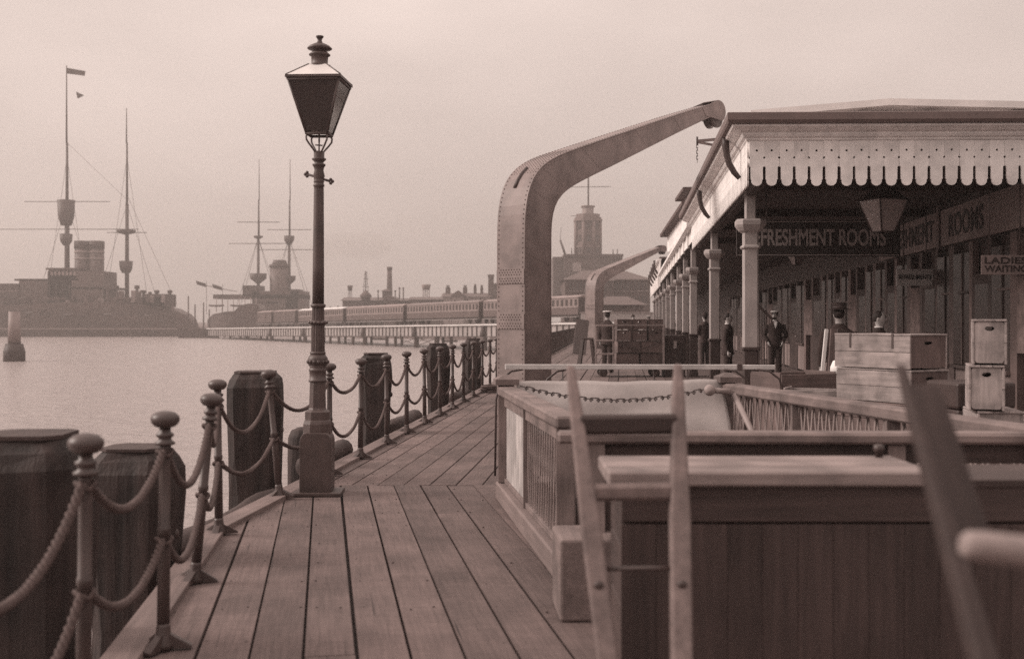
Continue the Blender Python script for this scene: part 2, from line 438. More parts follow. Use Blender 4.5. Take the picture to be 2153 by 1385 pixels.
def plank_strip(P, org, ang, width, y0, y1, gap, name='plank', m=deck_m, cuts=()):
    ys = [y0]+sorted(cuts)+[y1]
    c, s = math.cos(ang), math.sin(ang)
    for a, b in zip(ys[:-1], ys[1:]):
        loc = [(-width/2+gap/2, a+0.002), (width/2-gap/2, a+0.002), (width/2-gap/2, b-0.002), (-width/2+gap/2, b-0.002)]
        wp = [(org[0]+c*x-s*y, org[1]+s*x+c*y) for x, y in loc]
        q = clip(wp, P)
        if len(q) < 3 or area(q) < 0.01: continue
        lp = [((x-org[0])*c+(y-org[1])*s, -(x-org[0])*s+(y-org[1])*c) for x, y in q]
        cx_, cy_ = sum(p[0] for p in lp)/len(lp), sum(p[1] for p in lp)/len(lp)
        dz = random.uniform(-0.004, 0.003)
        M = Matrix.Translation((org[0], org[1], dz)) @ Matrix.Rotation(ang+random.uniform(-.0006, .0006), 4, 'Z') @ Matrix.Translation((cx_, cy_, 0))
        k = MB(); k.prism([(x-cx_, y-cy_) for x, y in lp], -PZ, 0)
        o = k.build(name, m, deck, M, world=False)
PW = 0.243
ang1 = math.atan(0.164)
for i in range(-12, 50):                      # near planks, running a little to the left
    base = (-0.55+i*PW/math.cos(ang1), 2.0)
    cuts = [random.uniform(3.0, 7.6)] if random.random() < 0.5 else []
    for P in (P1, P2, P3, P4):
        if P is P2 and i % 1: continue
        plank_strip(P, base, ang1, PW, -5, 10.5, random.uniform(0.012, 0.019), cuts=cuts)
ang2 = -math.atan(0.096)
for i in range(-2, 43):                       # planks of the long run
    base = (-2.1+i*PW, 10.6)
    cuts = [random.uniform(4, 13), random.uniform(22, 34)]
    plank_strip(P5, base, ang2, PW, -0.3, 103, 0.016, cuts=cuts)
nh = MB()
def nails(org, ang, y0, y1, step):
    c, s_ = math.cos(ang), math.sin(ang); yy = y0
    while yy < y1:
        for dx in (-0.075, 0.075):
            if random.random() < 0.5: continue
            x, y = dx+random.uniform(-.02, .02), yy+random.uniform(-.06, .06)
            wx_, wy_ = org[0]+c*x-s_*y, org[1]+s_*x+c*y
            if xe(wy_)+0.1 < wx_ and wx_ < -0.2-0.12*(wy_-9.75) and (wy_ < 10.55) == (ang > 0):
                r_ = 0.0055; nh.prism([(wx_+r_*math.cos(q*PI/3), wy_+r_*math.sin(q*PI/3)) for q in range(6)], -0.004, 0.0045)
        yy += step
for i in range(-12, 14): nails((-0.55+i*PW/math.cos(ang1), 2.0), ang1, 0.4, 8.6, 0.62)
for i in range(-1, 10): nails((-2.1+i*PW, 10.6), ang2, 0.1, 12, 0.62)
nh.build('nail_heads', iron_m, deck)['kind'] = 'stuff'
# edge boards along the water side
ep = [(y, xe(y)) for y in (-2, 8.3, 10.6, 30, 60, 112)]
for (ya, xa), (yb, xb) in zip(ep[:-1], ep[1:]):
    bar('edge_board', (xa+0.04, ya, 0.012), (xb+0.04, yb, 0.012), 0.17, 0.05, edge_m, deck)
# timbers under the deck
for (ya, xa), (yb, xb) in zip(ep[:-1], ep[1:]):
    bar('edge_beam', (xa+0.08, ya, -0.56), (xb+0.08, yb, -0.56), 0.3, 0.36, under_m, deck)
y = 1.0
while y < 100:
    k = MB(); k.lathe([(0.2, WZ-1), (0.19, -0.38)], 12, (xe(y)+0.35, y, 0)); k.build('support_pile', under_m, deck); y += 3.7 if y < 40 else 8

# ------------------------------------------------------------------ fender piles along the edge
def fender_pile(x, y, w, top, label, ch=0.09, rz=0.0):
    t = thing('fender_pile', label, 'pile', (x, y, WZ-0.8), rz, 'fender piles along the deck edge')
    h = top-(WZ-0.8)
    k = MB(); a = w/2; prof = []
    secs = [(0.0, 1.04), (h*0.45, 1.04), (h-1.15, 0.86), (h-0.75, 0.92), (h-0.30, 1.0), (h-0.13, 0.97), (h-0.05, 0.88), (h, 0.70)]
    vs, fs = [], []
    octo = [(-a, -a+ch), (-a+ch, -a), (a-ch, -a), (a, -a+ch), (a, a-ch), (a-ch, a), (-a+ch, a), (-a, a-ch)]
    for z, s_ in secs:
        for i, (px, py) in enumerate(octo):
            vs.append((px*s_+random.uniform(-.014, .014), py*s_+random.uniform(-.014, .014), z+random.uniform(-.012, .012)*(0 < z < h-0.01)))
    for i in range(len(secs)-1):
        for j in range(8): fs.append((i*8+j, i*8+(j+1) % 8, (i+1)*8+(j+1) % 8, (i+1)*8+j))
    fs.append(tuple((len(secs)-1)*8+j for j in range(8)))
    k.add(vs, fs); k.build('shaft', pile_m, t, world=False)
    k = MB(); k.prism([(px*0.72, py*0.72) for px, py in octo], h+0.003, h+0.022)
    k.build('cap_plate', under_m, t, world=False)
    k = MB()
    for zz in (h-0.55, h-1.6):
        k.ball((a*0.93, 0.05, zz), 0.035, 8, 6, (0.6, 1, 1))
    k.build('bolt', iron_m, t, world=False)
    return t
fender_pile(-2.26, 5.35, 0.52, 0.985, 'dark square fender pile beside the rope post with the biggest knob', rz=0.05)
fender_pile(-2.42, 7.35, 0.52, 0.70, 'low dark fender pile with flat chamfered top between rope posts', rz=-0.03)
fender_pile(-2.47, 11.0, 0.52, 1.02, 'tall weathered fender pile just before the street lamp', rz=0.10)
fender_pile(-1.86, 15.6, 0.44, 1.06, 'dark fender pile two rope posts beyond the street lamp', rz=0.06)
fender_pile(-1.36, 21.0, 0.44, 1.08, 'dark fender pile well beyond the street lamp, fifth from the near end', rz=0.04)
fender_pile(-0.88, 26.0, 0.42, 1.09, 'farthest dark fender pile, close to the big riveted crane', rz=0.02)
# short stub behind the lamp
k = MB(); k.lathe([(0.17, WZ-0.8), (0.17, 0.15), (0.165, 0.30), (0.13, 0.38), (0.06, 0.41)], 12, (-2.18, 11.95, 0))
k.single('mooring_stub', pile_m, 'short round-headed timber stub behind the lamp post base', 'pile', (-2.18, 11.95, WZ-0.8))
# fender logs resting along the edge
for ya, yb, off, z, lab in ((8.0, 10.55, 0.23, -0.14, 'round fender log lying under the leaning rope posts'),
                       (11.6, 13.1, 0.20, 0.04, 'long round fender log lying beyond the street lamp'), (16.1, 17.9, 0.21, 0.0, 'long fender log between two far fender piles'),
                       (22.2, 23.8, 0.21, 0.0, 'fender log nearest the coil of rope')):
    k = MB(); n = 9
    pts = [Vector((xe(ya+(yb-ya)*i/n)-off, ya+(yb-ya)*i/n, z+0.012*math.sin(i))) for i in range(n+1)]
    e = 0.14
    d0 = (pts[1]-pts[0]).normalized()
    pts = [pts[0]-d0*0.05]+pts+[pts[-1]+d0*0.05]
    k.tube(pts, [0.07]+[0.12+random.uniform(-.012, .012) for _ in range(n+1)]+[0.07], 12)
    k.single('fender_log', under_m, lab, 'log', pts[0], group='fender logs along the deck edge')

# ------------------------------------------------------------------ rope posts
PH = 1.10
posts = [(-1.62, 2.95, 0, 0), (-1.60, 4.26, .01, 0), (-1.62, 5.30, .01, 0), (-1.85, 6.65, .105, 0.0), (-2.085, 8.12, -.01, 0), (-1.99, 9.78, -.10, 0), (-1.79, 11.2, 0, 0), (-1.67, 12.57, .01, 0),
         (-1.54, 14.04, -.005, 0), (-1.417, 15.35, 0, 0), (-1.285, 16.8, -.01, 0), (-1.15, 18.2, 0, 0), (-1.025, 19.6, .005, 0), (-.90, 21.2, 0, 0), (-.767, 22.6, 0, 0), (-.625, 24.0, 0, 0), (-.49, 25.4, 0, 0), (-0.36, 26.8, 0, 0)]
p0 = thing('rope_post', '', 'post', (0, 0, 0))
k = MB(); k.lathe([(0.030, 0.03), (0.0285, 0.45), (0.026, 0.53), (0.030, 0.535), (0.030, 0.56), (0.026, 0.565), (0.025, 0.93), (0.026, 0.94)], 14); k.build('shaft', iron_m, p0, world=False)
k = MB(); k.lathe([(0.026, 0.94), (0.045, 0.945), (0.047, 0.955), (0.030, 0.965), (0.029, 0.975), (0.040, 0.985), (0.041, 0.993), (0.026, 1.003), (0.026, 1.03)], 16); k.build('collar', iron_m, p0, world=False)
k = MB(); k.lathe([(0.022, 1.022), (0.045, 1.028), (0.060, 1.042), (0.067, 1.060), (0.062, 1.078), (0.046, 1.092), (0.022, 1.099), (0.004, 1.101)], 20); k.build('knob', iron_m, p0, world=False)
k = MB(); k.lathe([(0.050, 0.0), (0.050, 0.022), (0.036, 0.05), (0.032, 0.10), (0.030, 0.115)], 14)
for a in (0.3, 0.3+2*PI/3, 0.3+4*PI/3):
    M = Matrix.Rotation(a, 4, 'Z')
    k.add([M @ Vector(p) for p in ((0.03, -.018, 0.07), (0.03, .018, 0.07), (0.13, .022, 0.012), (0.13, -.022, 0.012), (0.03, -.02, 0.0), (0.03, .02, 0.0), (0.13, .024, 0.0), (0.13, -.024, 0.0))],
          [(0, 3, 2, 1), (0, 4, 7, 3), (1, 2, 6, 5), (3, 7, 6, 2)])
k.build('foot', iron_m, p0, world=False)
for zz in (0.905, 0.50):
    k = MB(); k.tube([(0.034*math.cos(2*PI*q/12), 0.034*math.sin(2*PI*q/12), zz+0.012*math.sin(4*PI*q/12)) for q in range(13)], 0.011, 6, cap=False)
    k.build('rope_lashing', rope_m, p0, world=False)
plabels = {0: 'iron rope post nearest the barrows, out past the biggest knob', 1: 'iron rope post with the biggest knob beside the first fender pile', 2: 'upright iron rope post in front of the low fender pile',
           3: 'leaning iron rope post on a three-toed foot', 4: 'iron rope post right behind the leaning three-toed one', 5: 'iron rope post leaning in front of the tall fender pile',
           6: 'iron rope post half hidden behind the street lamp', 7: 'iron rope post first clear of the street lamp'}
ORD = ('first', 'second', 'third', 'fourth', 'fifth', 'sixth', 'seventh', 'eighth', 'ninth', 'tenth', 'eleventh')
tops = []
for i, (x, y, lx, ly) in enumerate(posts):
    M = Matrix.Translation((x, y, 0.012)) @ Matrix.Rotation(math.atan2(lx, PH), 4, 'Y') @ Matrix.Rotation(random.uniform(-.5, .5), 4, 'Z')
    lab = plabels.get(i, 'iron rope post, %s beyond the street lamp' % ORD[min(i-7, 10)])
    if i == 0:
        # the prototype itself moves to the first spot
        for ch in KIDS[p0.name]:
            WM[ch.name] = M
        p0.matrix_basis = M; WM[p0.name] = M; p0['label'] = lab; p0['group'] = 'rope posts along the deck edge'; q = p0
    else:
        q = copy_tree(p0, M, lab, 'rope posts along the deck edge')
    tops.append(M)
def rope(a, b, sag, r, label, group):
    a, b = Vector(a), Vector(b)
    L = (b-a).length; n = max(14, int(L/0.030)) if a.y < 14 else 22
    if a.y < 7: n = int(L*1.15/0.018)
    path = [a.lerp(b, i/n)+Vector((0, 0, -sag*4*(i/n)*(1-i/n))) for i in range(n+1)]
    k = MB(); strands = 3
    for s_ in range(strands):
        pts = []
        for i, p in enumerate(path):
            t = (path[min(i+1, n)]-path[max(i-1, 0)]).normalized()
            x_ = t.cross(Vector((0, 0, 1))).normalized(); z_ = x_.cross(t)
            q = 2*PI*s_/strands+(i*L/n)/0.085*2*PI
            pts.append(p+(x_*math.cos(q)+z_*math.sin(q))*r*0.58)
        k.tube(pts, r*0.56, 6)
    k.single('rope', rope_m, label, 'rope', a, group=group)
for i in range(len(posts)-1):
    A, B = tops[i], tops[i+1]
    near = i < 6
    L = (B.translation-A.translation).length
    for z, s0, w in ((0.915, 0.20, 'upper'), (0.505, 0.19, 'lower')):
        a, b = A @ Vector((0, 0.0, z)), B @ Vector((0, 0, z))
        d = (b-a).normalized()
        if i == 0: desc = '%s tarred rope swag hanging from the post with the biggest knob towards the barrows' % w
        elif i == 1: desc = '%s tarred rope swag crossing the low fender pile' % w
        elif i == 2: desc = '%s tarred rope swag ending on the leaning three-toed post' % w
        elif i == 3: desc = '%s short tarred rope swag joining the two crowded posts' % w
        elif i == 4: desc = '%s tarred rope swag crossing the tall fender pile' % w
        elif i == 5: desc = '%s tarred rope swag running in behind the street lamp' % w
        elif i == 6: desc = '%s tarred rope swag coming out from behind the street lamp' % w
        else: desc = '%s tarred rope swag, %s one clear beyond the street lamp' % (w, ORD[i-7])
        sag = s0*(L/1.4)*random.uniform(0.72, 1.28)
        if i == 0: sag = 0.30
        rope(a+d*0.03, b-d*0.03, sag, 0.0185, desc, 'rope swags between the posts' if i > 6 else None)

# coil of rope on the deck by the crane
k = MB(); pts = []
for q in range(120):
    a = q/120*2*PI*6; rr = 0.20+0.035*math.sin(q*0.9)+0.02*(q // 40)
    pts.append(Vector((-0.40+rr*math.cos(a), 24.0+rr*math.sin(a)*1.0, 0.04+0.05*(q/120*6 // 2))))
k.tube(pts, 0.024, 7); k.single('rope_coil', rope_m, 'coil of dark rope lying on the planks at the foot of the far rope posts', 'rope', (-0.40, 24.0, 0))
WM_ = None

# ------------------------------------------------------------------ street lamp
LX, LY = -1.72, 10.07
lamp = thing('street_lamp', 'tall ornate iron gas street lamp with square tapered lantern', 'street lamp', (LX, LY, 0), 0.03, rot=Euler((0.0, 0.006, 0.03)))
def lz(y): return CH-(y-HY)/238.3
k = MB(); k.box(-0.205, 0.225, -0.19, 0.19, 0.004, 0.034); k.build('base_plate', lampiron_m, lamp, world=False, bevel=0.006)
# plinth box with arched shoulders
prof = [(-0.138, 0.03), (0.138, 0.03), (0.138, 0.46)]+[(0.138*math.cos(a*PI/16) if False else 0.138-0.06*(1-math.cos(a*PI/2/8)), 0.46+0.09*math.sin(a*PI/2/8)) for a in range(1, 9)]
prof += [(-x, z) for x, z in reversed(prof[3:])]+[(-0.138, 0.46)]
vs = [(x, -0.13, z) for x, z in prof]+[(x, 0.13, z) for x, z in prof]; n = len(prof)
k = MB(); k.add(vs, [tuple(range(n)), tuple(range(2*n-1, n-1, -1))]+[(i, i+n, (i+1) % n+n, (i+1) % n) for i in range(n)]); k.build('plinth', lampiron_m, lamp, world=False, bevel=0.008)
o8 = PI/8
k = MB()
k.lathe([(0.128, 0.42), (0.128, 0.62), (0.120, 0.645), (0.112, 0.655), (0.112, 0.725), (0.100, 0.735), (0.082, 0.745), (0.076, 0.76), (0.070, 0.99)], 8, smooth=False, rot0=o8)
k.build('octagon_base', lampiron_m, lamp, world=False)
for pr_ in ([(0.070, 0.985), (0.080, 0.99), (0.080, 1.005), (0.072, 1.01), (0.074, 1.08), (0.079, 1.085), (0.079, 1.10), (0.070, 1.105), (0.072, 1.12), (0.078, 1.13)],
            [(0.060, 1.225), (0.070, 1.235), (0.070, 1.25), (0.058, 1.256)], [(0.055, 1.64), (0.067, 1.65), (0.067, 1.667), (0.054, 1.675)], [(0.06, 1.49), (0.078, 1.50), (0.078, 1.512), (0.055, 1.53)]):
    k = MB(); k.lathe(pr_, 20); k.build('moulded_ring', lampiron_m, lamp, world=False)
for rb_, zb_, sb_ in ((0.086, 1.165, 0.017), (0.076, 1.51, 0.013)):
    k = MB()
    if zb_ < 1.2: k.lathe([(0.076, 1.128), (0.086, 1.14), (0.088, 1.195), (0.066, 1.23)], 20)
    for q in range(14):
        a = 2*PI*q/14; k.ball((rb_*math.cos(a), rb_*math.sin(a), zb_), sb_, 8, 6)
    k.build('bead_ring', lampiron_m, lamp, world=False)
k = MB()                                            # fluted length
for z0, z1, r0, r1 in ((1.25, 1.49, 0.061, 0.058), (1.525, 1.645, 0.055, 0.052)):
    n = 32; vs = []; fs = []
    for z, r in ((z0, r0), (z1, r1)):
        for q in range(n):
            rr = r*(1 if q % 2 else 0.90); a = 2*PI*q/n; vs.append((rr*math.cos(a), rr*math.sin(a), z))
    fs = [(q, (q+1) % n, (q+1) % n+n, q+n) for q in range(n)]
    k.add(vs, fs)
k.build('fluting', lampiron_m, lamp, world=False)
k = MB(); k.lathe([(0.052, 1.67), (0.050, 2.0), (0.044, 2.68), (0.042, 2.705), (0.049, 2.71), (0.049, 2.725), (0.043, 2.73), (0.043, 2.745), (0.048, 2.75), (0.043, 2.76), (0.044, 2.78),
                  (0.052, 2.80), (0.040, 2.85), (0.043, 2.87), (0.050, 2.885), (0.058, 2.895), (0.058, 2.905), (0.036, 2.915), (0.046, 2.93), (0.062, 2.945), (0.062, 2.955), (0.047, 2.96), (0.047, 3.015), (0.030, 3.02)], 24)
k.build('shaft', lampiron_m, lamp, world=False)
lb = MB()
lb.tube([(-0.10, 0.0, 2.815), (0.10, -0.0, 2.755)], 0.011, 8)
for s_, z in ((-1, 2.815), (1, 2.755)):
    for dx, dz in ((0.012, 0.016), (0.012, -0.016), (0.028, 0)): lb.ball((s_*(0.092+dx), 0, z+dz), 0.015, 8, 6)
lb.build('ladder_bar', lampiron_m, lamp, world=False)
lrot = Matrix.Rotation(R(-6), 4, 'Z')
ZB, ZT = 3.165, 3.615
for q in range(4):
    a = PI/4+q*PI/2+R(-6)
    pts = [(r*math.cos(a), r*math.sin(a), z) for r, z in ((0.040, 3.01), (0.062, 3.035), (0.100, 3.075), (0.128, 3.11), (0.132, 3.14), (0.118, 3.16), (0.100, 3.168))]
    k = MB(); k.tube(pts, 0.0085, 8); k.build('frog_arm', lampiron_m, lamp, world=False)
k = MB(); k.tube([(0, 0, 3.01), (0, 0, 3.10)], 0.007, 8); k.tube([(-0.035, 0, 3.075), (0.03, 0, 3.07)], 0.007, 6); k.tube([(0, 0, 3.10), (0, 0, 3.30)], 0.008, 8); k.ball((0, 0, 3.31), 0.022)
k.build('burner', lampiron_m, lamp, world=False)
hb, ht = 0.092, 0.222
def lc(sx, sy, z):
    t = (z-ZB)/(ZT-ZB); h = hb+(ht-hb)*t
    return lrot @ Vector((sx*h, sy*h, z))
k = MB()
for sx, sy in ((-1, -1), (1, -1), (1, 1), (-1, 1)): k.tube([lc(sx, sy, ZB), lc(sx, sy, ZT)], 0.0115, 6)
cs = ((-1, -1), (1, -1), (1, 1), (-1, 1))
for i in range(4):
    for z, r in ((ZB, 0.014), (ZT, 0.016)):
        k.tube([lc(*cs[i], z), lc(*cs[(i+1) % 4], z)], r, 6)
k.build('lantern_frame', lampiron_m, lamp, world=False)
k = MB(); hh = ht+0.022
e = [lrot @ Vector((sx*hh, sy*hh, ZT+0.012)) for sx, sy in cs]; e2 = [lrot @ Vector((sx*hh, sy*hh, ZT+0.034)) for sx, sy in cs]
i_ = [lrot @ Vector((sx*(ht-0.012), sy*(ht-0.012), ZT+0.012)) for sx, sy in cs]; i2 = [lrot @ Vector((sx*(ht-0.012), sy*(ht-0.012), ZT+0.034)) for sx, sy in cs]
k.add(e+e2+i_+i2, [(j, (j+1) % 4, (j+1) % 4+4, j+4) for j in range(4)]+[(j+8, j+12, (j+1) % 4+12, (j+1) % 4+8) for j in range(4)]+[(j+4, (j+1) % 4+4, (j+1) % 4+12, j+12) for j in range(4)]+[(j, j+8, (j+1) % 4+8, (j+1) % 4) for j in range(4)])
k.build('eave_rim', lampiron_m, lamp, world=False)
for i in range(4):
    a, b = cs[i], cs[(i+1) % 4]
    q4 = [lc(*a, ZB+0.02), lc(*b, ZB+0.02), lc(*b, ZT-0.01), lc(*a, ZT-0.01)]
    c = sum(q4, Vector())/4; nrm = (q4[1]-q4[0]).cross(q4[3]-q4[0]).normalized()*0.0025
    k = MB(); k.add([p-nrm for p in q4]+[p+nrm for p in q4], [(3, 2, 1, 0), (4, 5, 6, 7), (0, 1, 5, 4), (1, 2, 6, 5), (2, 3, 7, 6), (3, 0, 4, 7)])
    k.build('lantern_pane', lampglass_m if i in (1, 2) else mat('sooted_glass', 0.035, 0.25, 0.25, (9, 9, 9), 0.05, spec=0.5), lamp, world=False)
    # roof pane
    z0, z1, h0, h1 = ZT+0.03, ZT+0.155, ht+0.018, 0.078
    q4 = [lrot @ Vector((a[0]*h0, a[1]*h0, z0)), lrot @ Vector((b[0]*h0, b[1]*h0, z0)), lrot @ Vector((b[0]*h1, b[1]*h1, z1)), lrot @ Vector((a[0]*h1, a[1]*h1, z1))]
    nrm = (q4[1]-q4[0]).cross(q4[3]-q4[0]).normalized()*0.003
    k = MB(); k.add([p-nrm for p in q4]+[p+nrm for p in q4], [(3, 2, 1, 0), (4, 5, 6, 7), (0, 1, 5, 4), (1, 2, 6, 5), (2, 3, 7, 6), (3, 0, 4, 7)])
    k.build('roof_pane', opal_m, lamp, world=False)
    k = MB(); k.tube([q4[0]+Vector((0, 0, 0.004)), q4[3]+Vector((0, 0, 0.004))], 0.006, 6); k.build('roof_rib', lampiron_m, lamp, world=False)
k = MB(); k.lathe([(0.098, 3.765), (0.098, 3.775), (0.080, 3.78), (0.072, 3.79), (0.075, 3.86), (0.092, 3.862), (0.095, 3.87), (0.066, 3.895), (0.060, 3.90), (0.062, 3.912), (0.105, 3.918), (0.110, 3.925), (0.090, 3.945), (0.052, 3.965), (0.026, 3.975), (0.020, 3.99), (0.018, 4.0), (0.026, 4.015), (0.034, 4.025), (0.034, 4.035), (0.012, 4.04)], 20)
k.build('vent_cowl', lampiron_m, lamp, world=False)

# ------------------------------------------------------------------ riveted davit cranes
CD, CPHI = 18.0, R(45)                                   # depth of the crane post, plan angle of its jib
ua = Vector((math.cos(CPHI), math.sin(CPHI), 0)); wa = Vector((math.sin(CPHI), -math.cos(CPHI), 0))   # along the jib; across, towards the eye
org = W(1103, HY, CD); org.z = 0                          # foot of the near web's outer edge
def on_web(px, py):
    k1 = (px-CX)/F                                        # ray x = k1*y, meets org + u*ua
    u = (k1*org.y-org.x)/(ua.x-k1*ua.y)
    y = org.y+u*ua.y
    return (u, CH-(py-HY)/F*y)
outer = [on_web(*p) for p in ((1103, 560), (1103.5, 470), (1104.5, 440), (1107, 418), (1111, 399), (1116, 384), (1122, 371), (1130, 359), (1139, 349.5), (1154, 338), (1172, 328.5), (1190, 321.5), (1250, 301.5), (1363, 263.8), (1448, 236), (1503, 220))]
inner = [on_web(*p) for p in ((1157, 560), (1157, 468), (1159.5, 446), (1164, 430), (1170, 417), (1177, 408), (1186, 401), (1209, 386), (1237, 372), (1294, 345), (1366, 309.5), (1432, 277), (1511, 240))]
outer = [(outer[0][0], 0.0)]+outer; inner = [(inner[0][0], 0.0)]+inner
CW = 0.60
def build_crane():
    t = thing('jib_crane', 'large riveted steel davit crane with curved box jib by the deck edge', 'crane', org)
    def P(u, z, w): return Vector((ua.x*u-wa.x*w, ua.y*u-wa.y*w, z))
    # width of the box narrows towards the head
    def wid(u): return CW*(1-0.45*max(0, u-0.8)/max(0.1, outer[-1][0]-0.8))
    n = 60
    def resample(pl, n):
        L = [0]
        for a, b in zip(pl[:-1], pl[1:]): L.append(L[-1]+math.hypot(b[0]-a[0], b[1]-a[1]))
        out = []
        for i in range(n+1):
            s_ = L[-1]*i/n
            j = max(k for k in range(len(L)) if L[k] <= s_+1e-9); j = min(j, len(pl)-2)
            f = (s_-L[j])/(L[j+1]-L[j])
            out.append((pl[j][0]+(pl[j+1][0]-pl[j][0])*f, pl[j][1]+(pl[j+1][1]-pl[j][1])*f))
        return out
    def smooth(pl, it=3):
        for _ in range(it):
            pl = [pl[0]]+[((a[0]+2*b[0]+c[0])/4, (a[1]+2*b[1]+c[1])/4) for a, b, c in zip(pl[:-2], pl[1:-1], pl[2:])]+[pl[-1]]
        return pl
    O, I = smooth(resample(outer, n)), smooth(resample(inner, n))
    for side in (0.0, 1.0):
        vs, fs = [], []
        for (a, b), (c, d) in zip(O, I):
            w0 = (CW-wid(a))/2 if side == 0 else CW-(CW-wid(a))/2
            vs += [P(a, b, w0), P(c, d, w0)]
        for i in range(n): fs.append((2*i, 2*i+1, 2*i+3, 2*i+2) if side == 0 else (2*i, 2*i+2, 2*i+3, 2*i+1))
        k = MB(); k.add(vs, fs); o = k.build('web', crane_web_m, t, world=False)
        sd = o.modifiers.new('plate', 'SOLIDIFY'); sd.thickness = 0.012; sd.offset = -1
    def flange(pl, sgn, name, ov=0.012, m=crane_m):
        vs, fs = [], []
        for i, (a, b) in enumerate(pl):
            q = pl[min(i+1, n)]; p = pl[max(i-1, 0)]
            tx, tz = q[0]-p[0], q[1]-p[1]; l_ = math.hypot(tx, tz) or 1
            nx, nz = -tz/l_*sgn, tx/l_*sgn
            c0 = (CW-wid(a))/2
            for w_ in (c0-ov, CW-c0+ov):
                vs += [P(a, b, w_), P(a+nx*0.014, b+nz*0.014, w_)]
        for i in range(n):
            j = 4*i; q = j+4
            fs += [(j+1, q+1, q+3, j+3), (j, j+2, q+2, q), (j, q, q+1, j+1), (j+2, j+3, q+3, q+2)]
        k = MB(); k.add(vs, fs); return k.build(name, m, t, world=False)
    flange(O, 1, 'outer_flange'); flange(I, -1, 'inner_flange')
    # splice plates on the outer flange, with their rivets
    rv = MB()
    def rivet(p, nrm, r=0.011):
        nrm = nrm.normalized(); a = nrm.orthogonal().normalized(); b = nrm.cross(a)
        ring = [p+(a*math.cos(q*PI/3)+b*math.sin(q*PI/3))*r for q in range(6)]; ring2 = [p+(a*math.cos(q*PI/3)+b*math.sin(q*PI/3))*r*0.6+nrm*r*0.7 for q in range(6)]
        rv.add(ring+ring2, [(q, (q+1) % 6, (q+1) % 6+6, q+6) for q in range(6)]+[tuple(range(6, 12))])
    def z_of(py): return on_web(1103, py)[1]
    for ya, yb in ((565, 596), (660, 692)):
        z1, z0 = z_of(ya), z_of(yb)
        k = MB(); q = [P(-0.0145, z0, -0.008), P(-0.0145, z0, CW+0.008), P(-0.0145, z1, CW+0.008), P(-0.0145, z1, -0.008)]
        d = P(-0.010, 0, 0)-P(0, 0, 0)
        k.add(q+[p+d for p in q], [(0, 1, 2, 3), (7, 6, 5, 4), (0, 4, 5, 1), (1, 5, 6, 2), (2, 6, 7, 3), (3, 7, 4, 0)]); k.build('splice_plate', crane_m, t, world=False)
        for r_ in range(6):
            zz = z0+(z1-z0)*(r_+0.5)/6+ (0.01 if r_ > 2 else -0.01)
            for c_ in range(9 - r_ % 2):
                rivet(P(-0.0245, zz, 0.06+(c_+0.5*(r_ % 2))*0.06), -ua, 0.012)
    for i in range(0, n, 1):                         # edge rivets
        for f in (0.0, 0.5):
            (a, b), (c, d) = O[i], O[i+1]; u_, z_ = a+(c-a)*f, b+(d-b)*f
            tx, tz = c-a, d-b; l_ = math.hypot(tx, tz) or 1; nr = ua*(-tz/l_)+Vector((0, 0, tx/l_))
            off = nr*0.014; c0 = (CW-wid(u_))/2
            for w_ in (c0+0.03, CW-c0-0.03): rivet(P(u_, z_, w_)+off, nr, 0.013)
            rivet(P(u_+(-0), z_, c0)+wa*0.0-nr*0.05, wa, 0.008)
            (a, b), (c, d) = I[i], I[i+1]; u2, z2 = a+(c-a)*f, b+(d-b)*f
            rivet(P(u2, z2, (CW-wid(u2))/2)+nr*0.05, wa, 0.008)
    for i in (17, 21, 24, 27, 34, 44, 52):                           # seams across the web
        (a, b), (c, d) = O[i], I[i]
        c0 = (CW-wid(a))/2
        for s_ in range(1, 12):
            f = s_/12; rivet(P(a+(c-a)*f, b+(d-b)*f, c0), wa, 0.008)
    for i in range(26, 33):                          # dense rows on the shoulder
        (a, b), (c, d) = O[i], O[i+1]; tx, tz = c-a, d-b; l_ = math.hypot(tx, tz) or 1; nr = ua*(-tz/l_)+Vector((0, 0, tx/l_))
        for f in (0, 0.34, 0.67):
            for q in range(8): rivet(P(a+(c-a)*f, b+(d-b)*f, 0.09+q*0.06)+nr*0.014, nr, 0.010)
    r = rv.build('rivet_rows', mat('dark_rivet', 0.09, 0.7, 0.3, (30, 30, 30), 0), t, world=False); r['kind'] = 'stuff'  # rivets in a darker colour than the crane paint
    # hand slot in the outer flange
    pts = []
    for py in (388, 380, 372, 364, 357, 352):
        u_, z_ = min(O, key=lambda q: abs(q[1]-z_of(py)) if q[0] < 0.6 else 9)
        pts.append(P(u_, z_, CW*0.55)-ua*0.012+Vector((0, 0, 0.006)))
    k = MB(); k.tube(pts, 0.034, 8); k.build('slot', black_m, t, world=False)
    # head and sheave
    (a, b), (c, d) = O[-1], I[-1]
    hc = on_web(1524, 232); rc = 0.205; ang = math.atan2(b-O[-6][1], a-O[-6][0])
    for s_ in (0, 1):
        ring = [(hc[0]+rc*math.cos(ang-PI*0.42+i*PI*0.92/12), hc[1]+rc*math.sin(ang-PI*0.42+i*PI*0.92/12)) for i in range(13)]
        ring += [(a-0.25*math.cos(ang), b-0.25*math.sin(ang)+0.004), (c-0.25*math.cos(ang), d-0.25*math.sin(ang)+0.03)]
        c0 = (CW-wid(a))/2; w0 = c0-0.016 if s_ == 0 else CW-c0+0.004
        vs = [P(u_, z_, w0) for u_, z_ in ring]+[P(u_, z_, w0+0.012) for u_, z_ in ring]; m_ = len(ring)
        k = MB(); k.add(vs, [tuple(range(m_)), tuple(range(2*m_-1, m_-1, -1))]+[(i, i+m_, (i+1) % m_+m_, (i+1) % m_) for i in range(m_)]); k.build('cheek_plate', crane_m, t, world=False)
    k = MB(); vs, fs = [], []                           # curved hood over the sheave
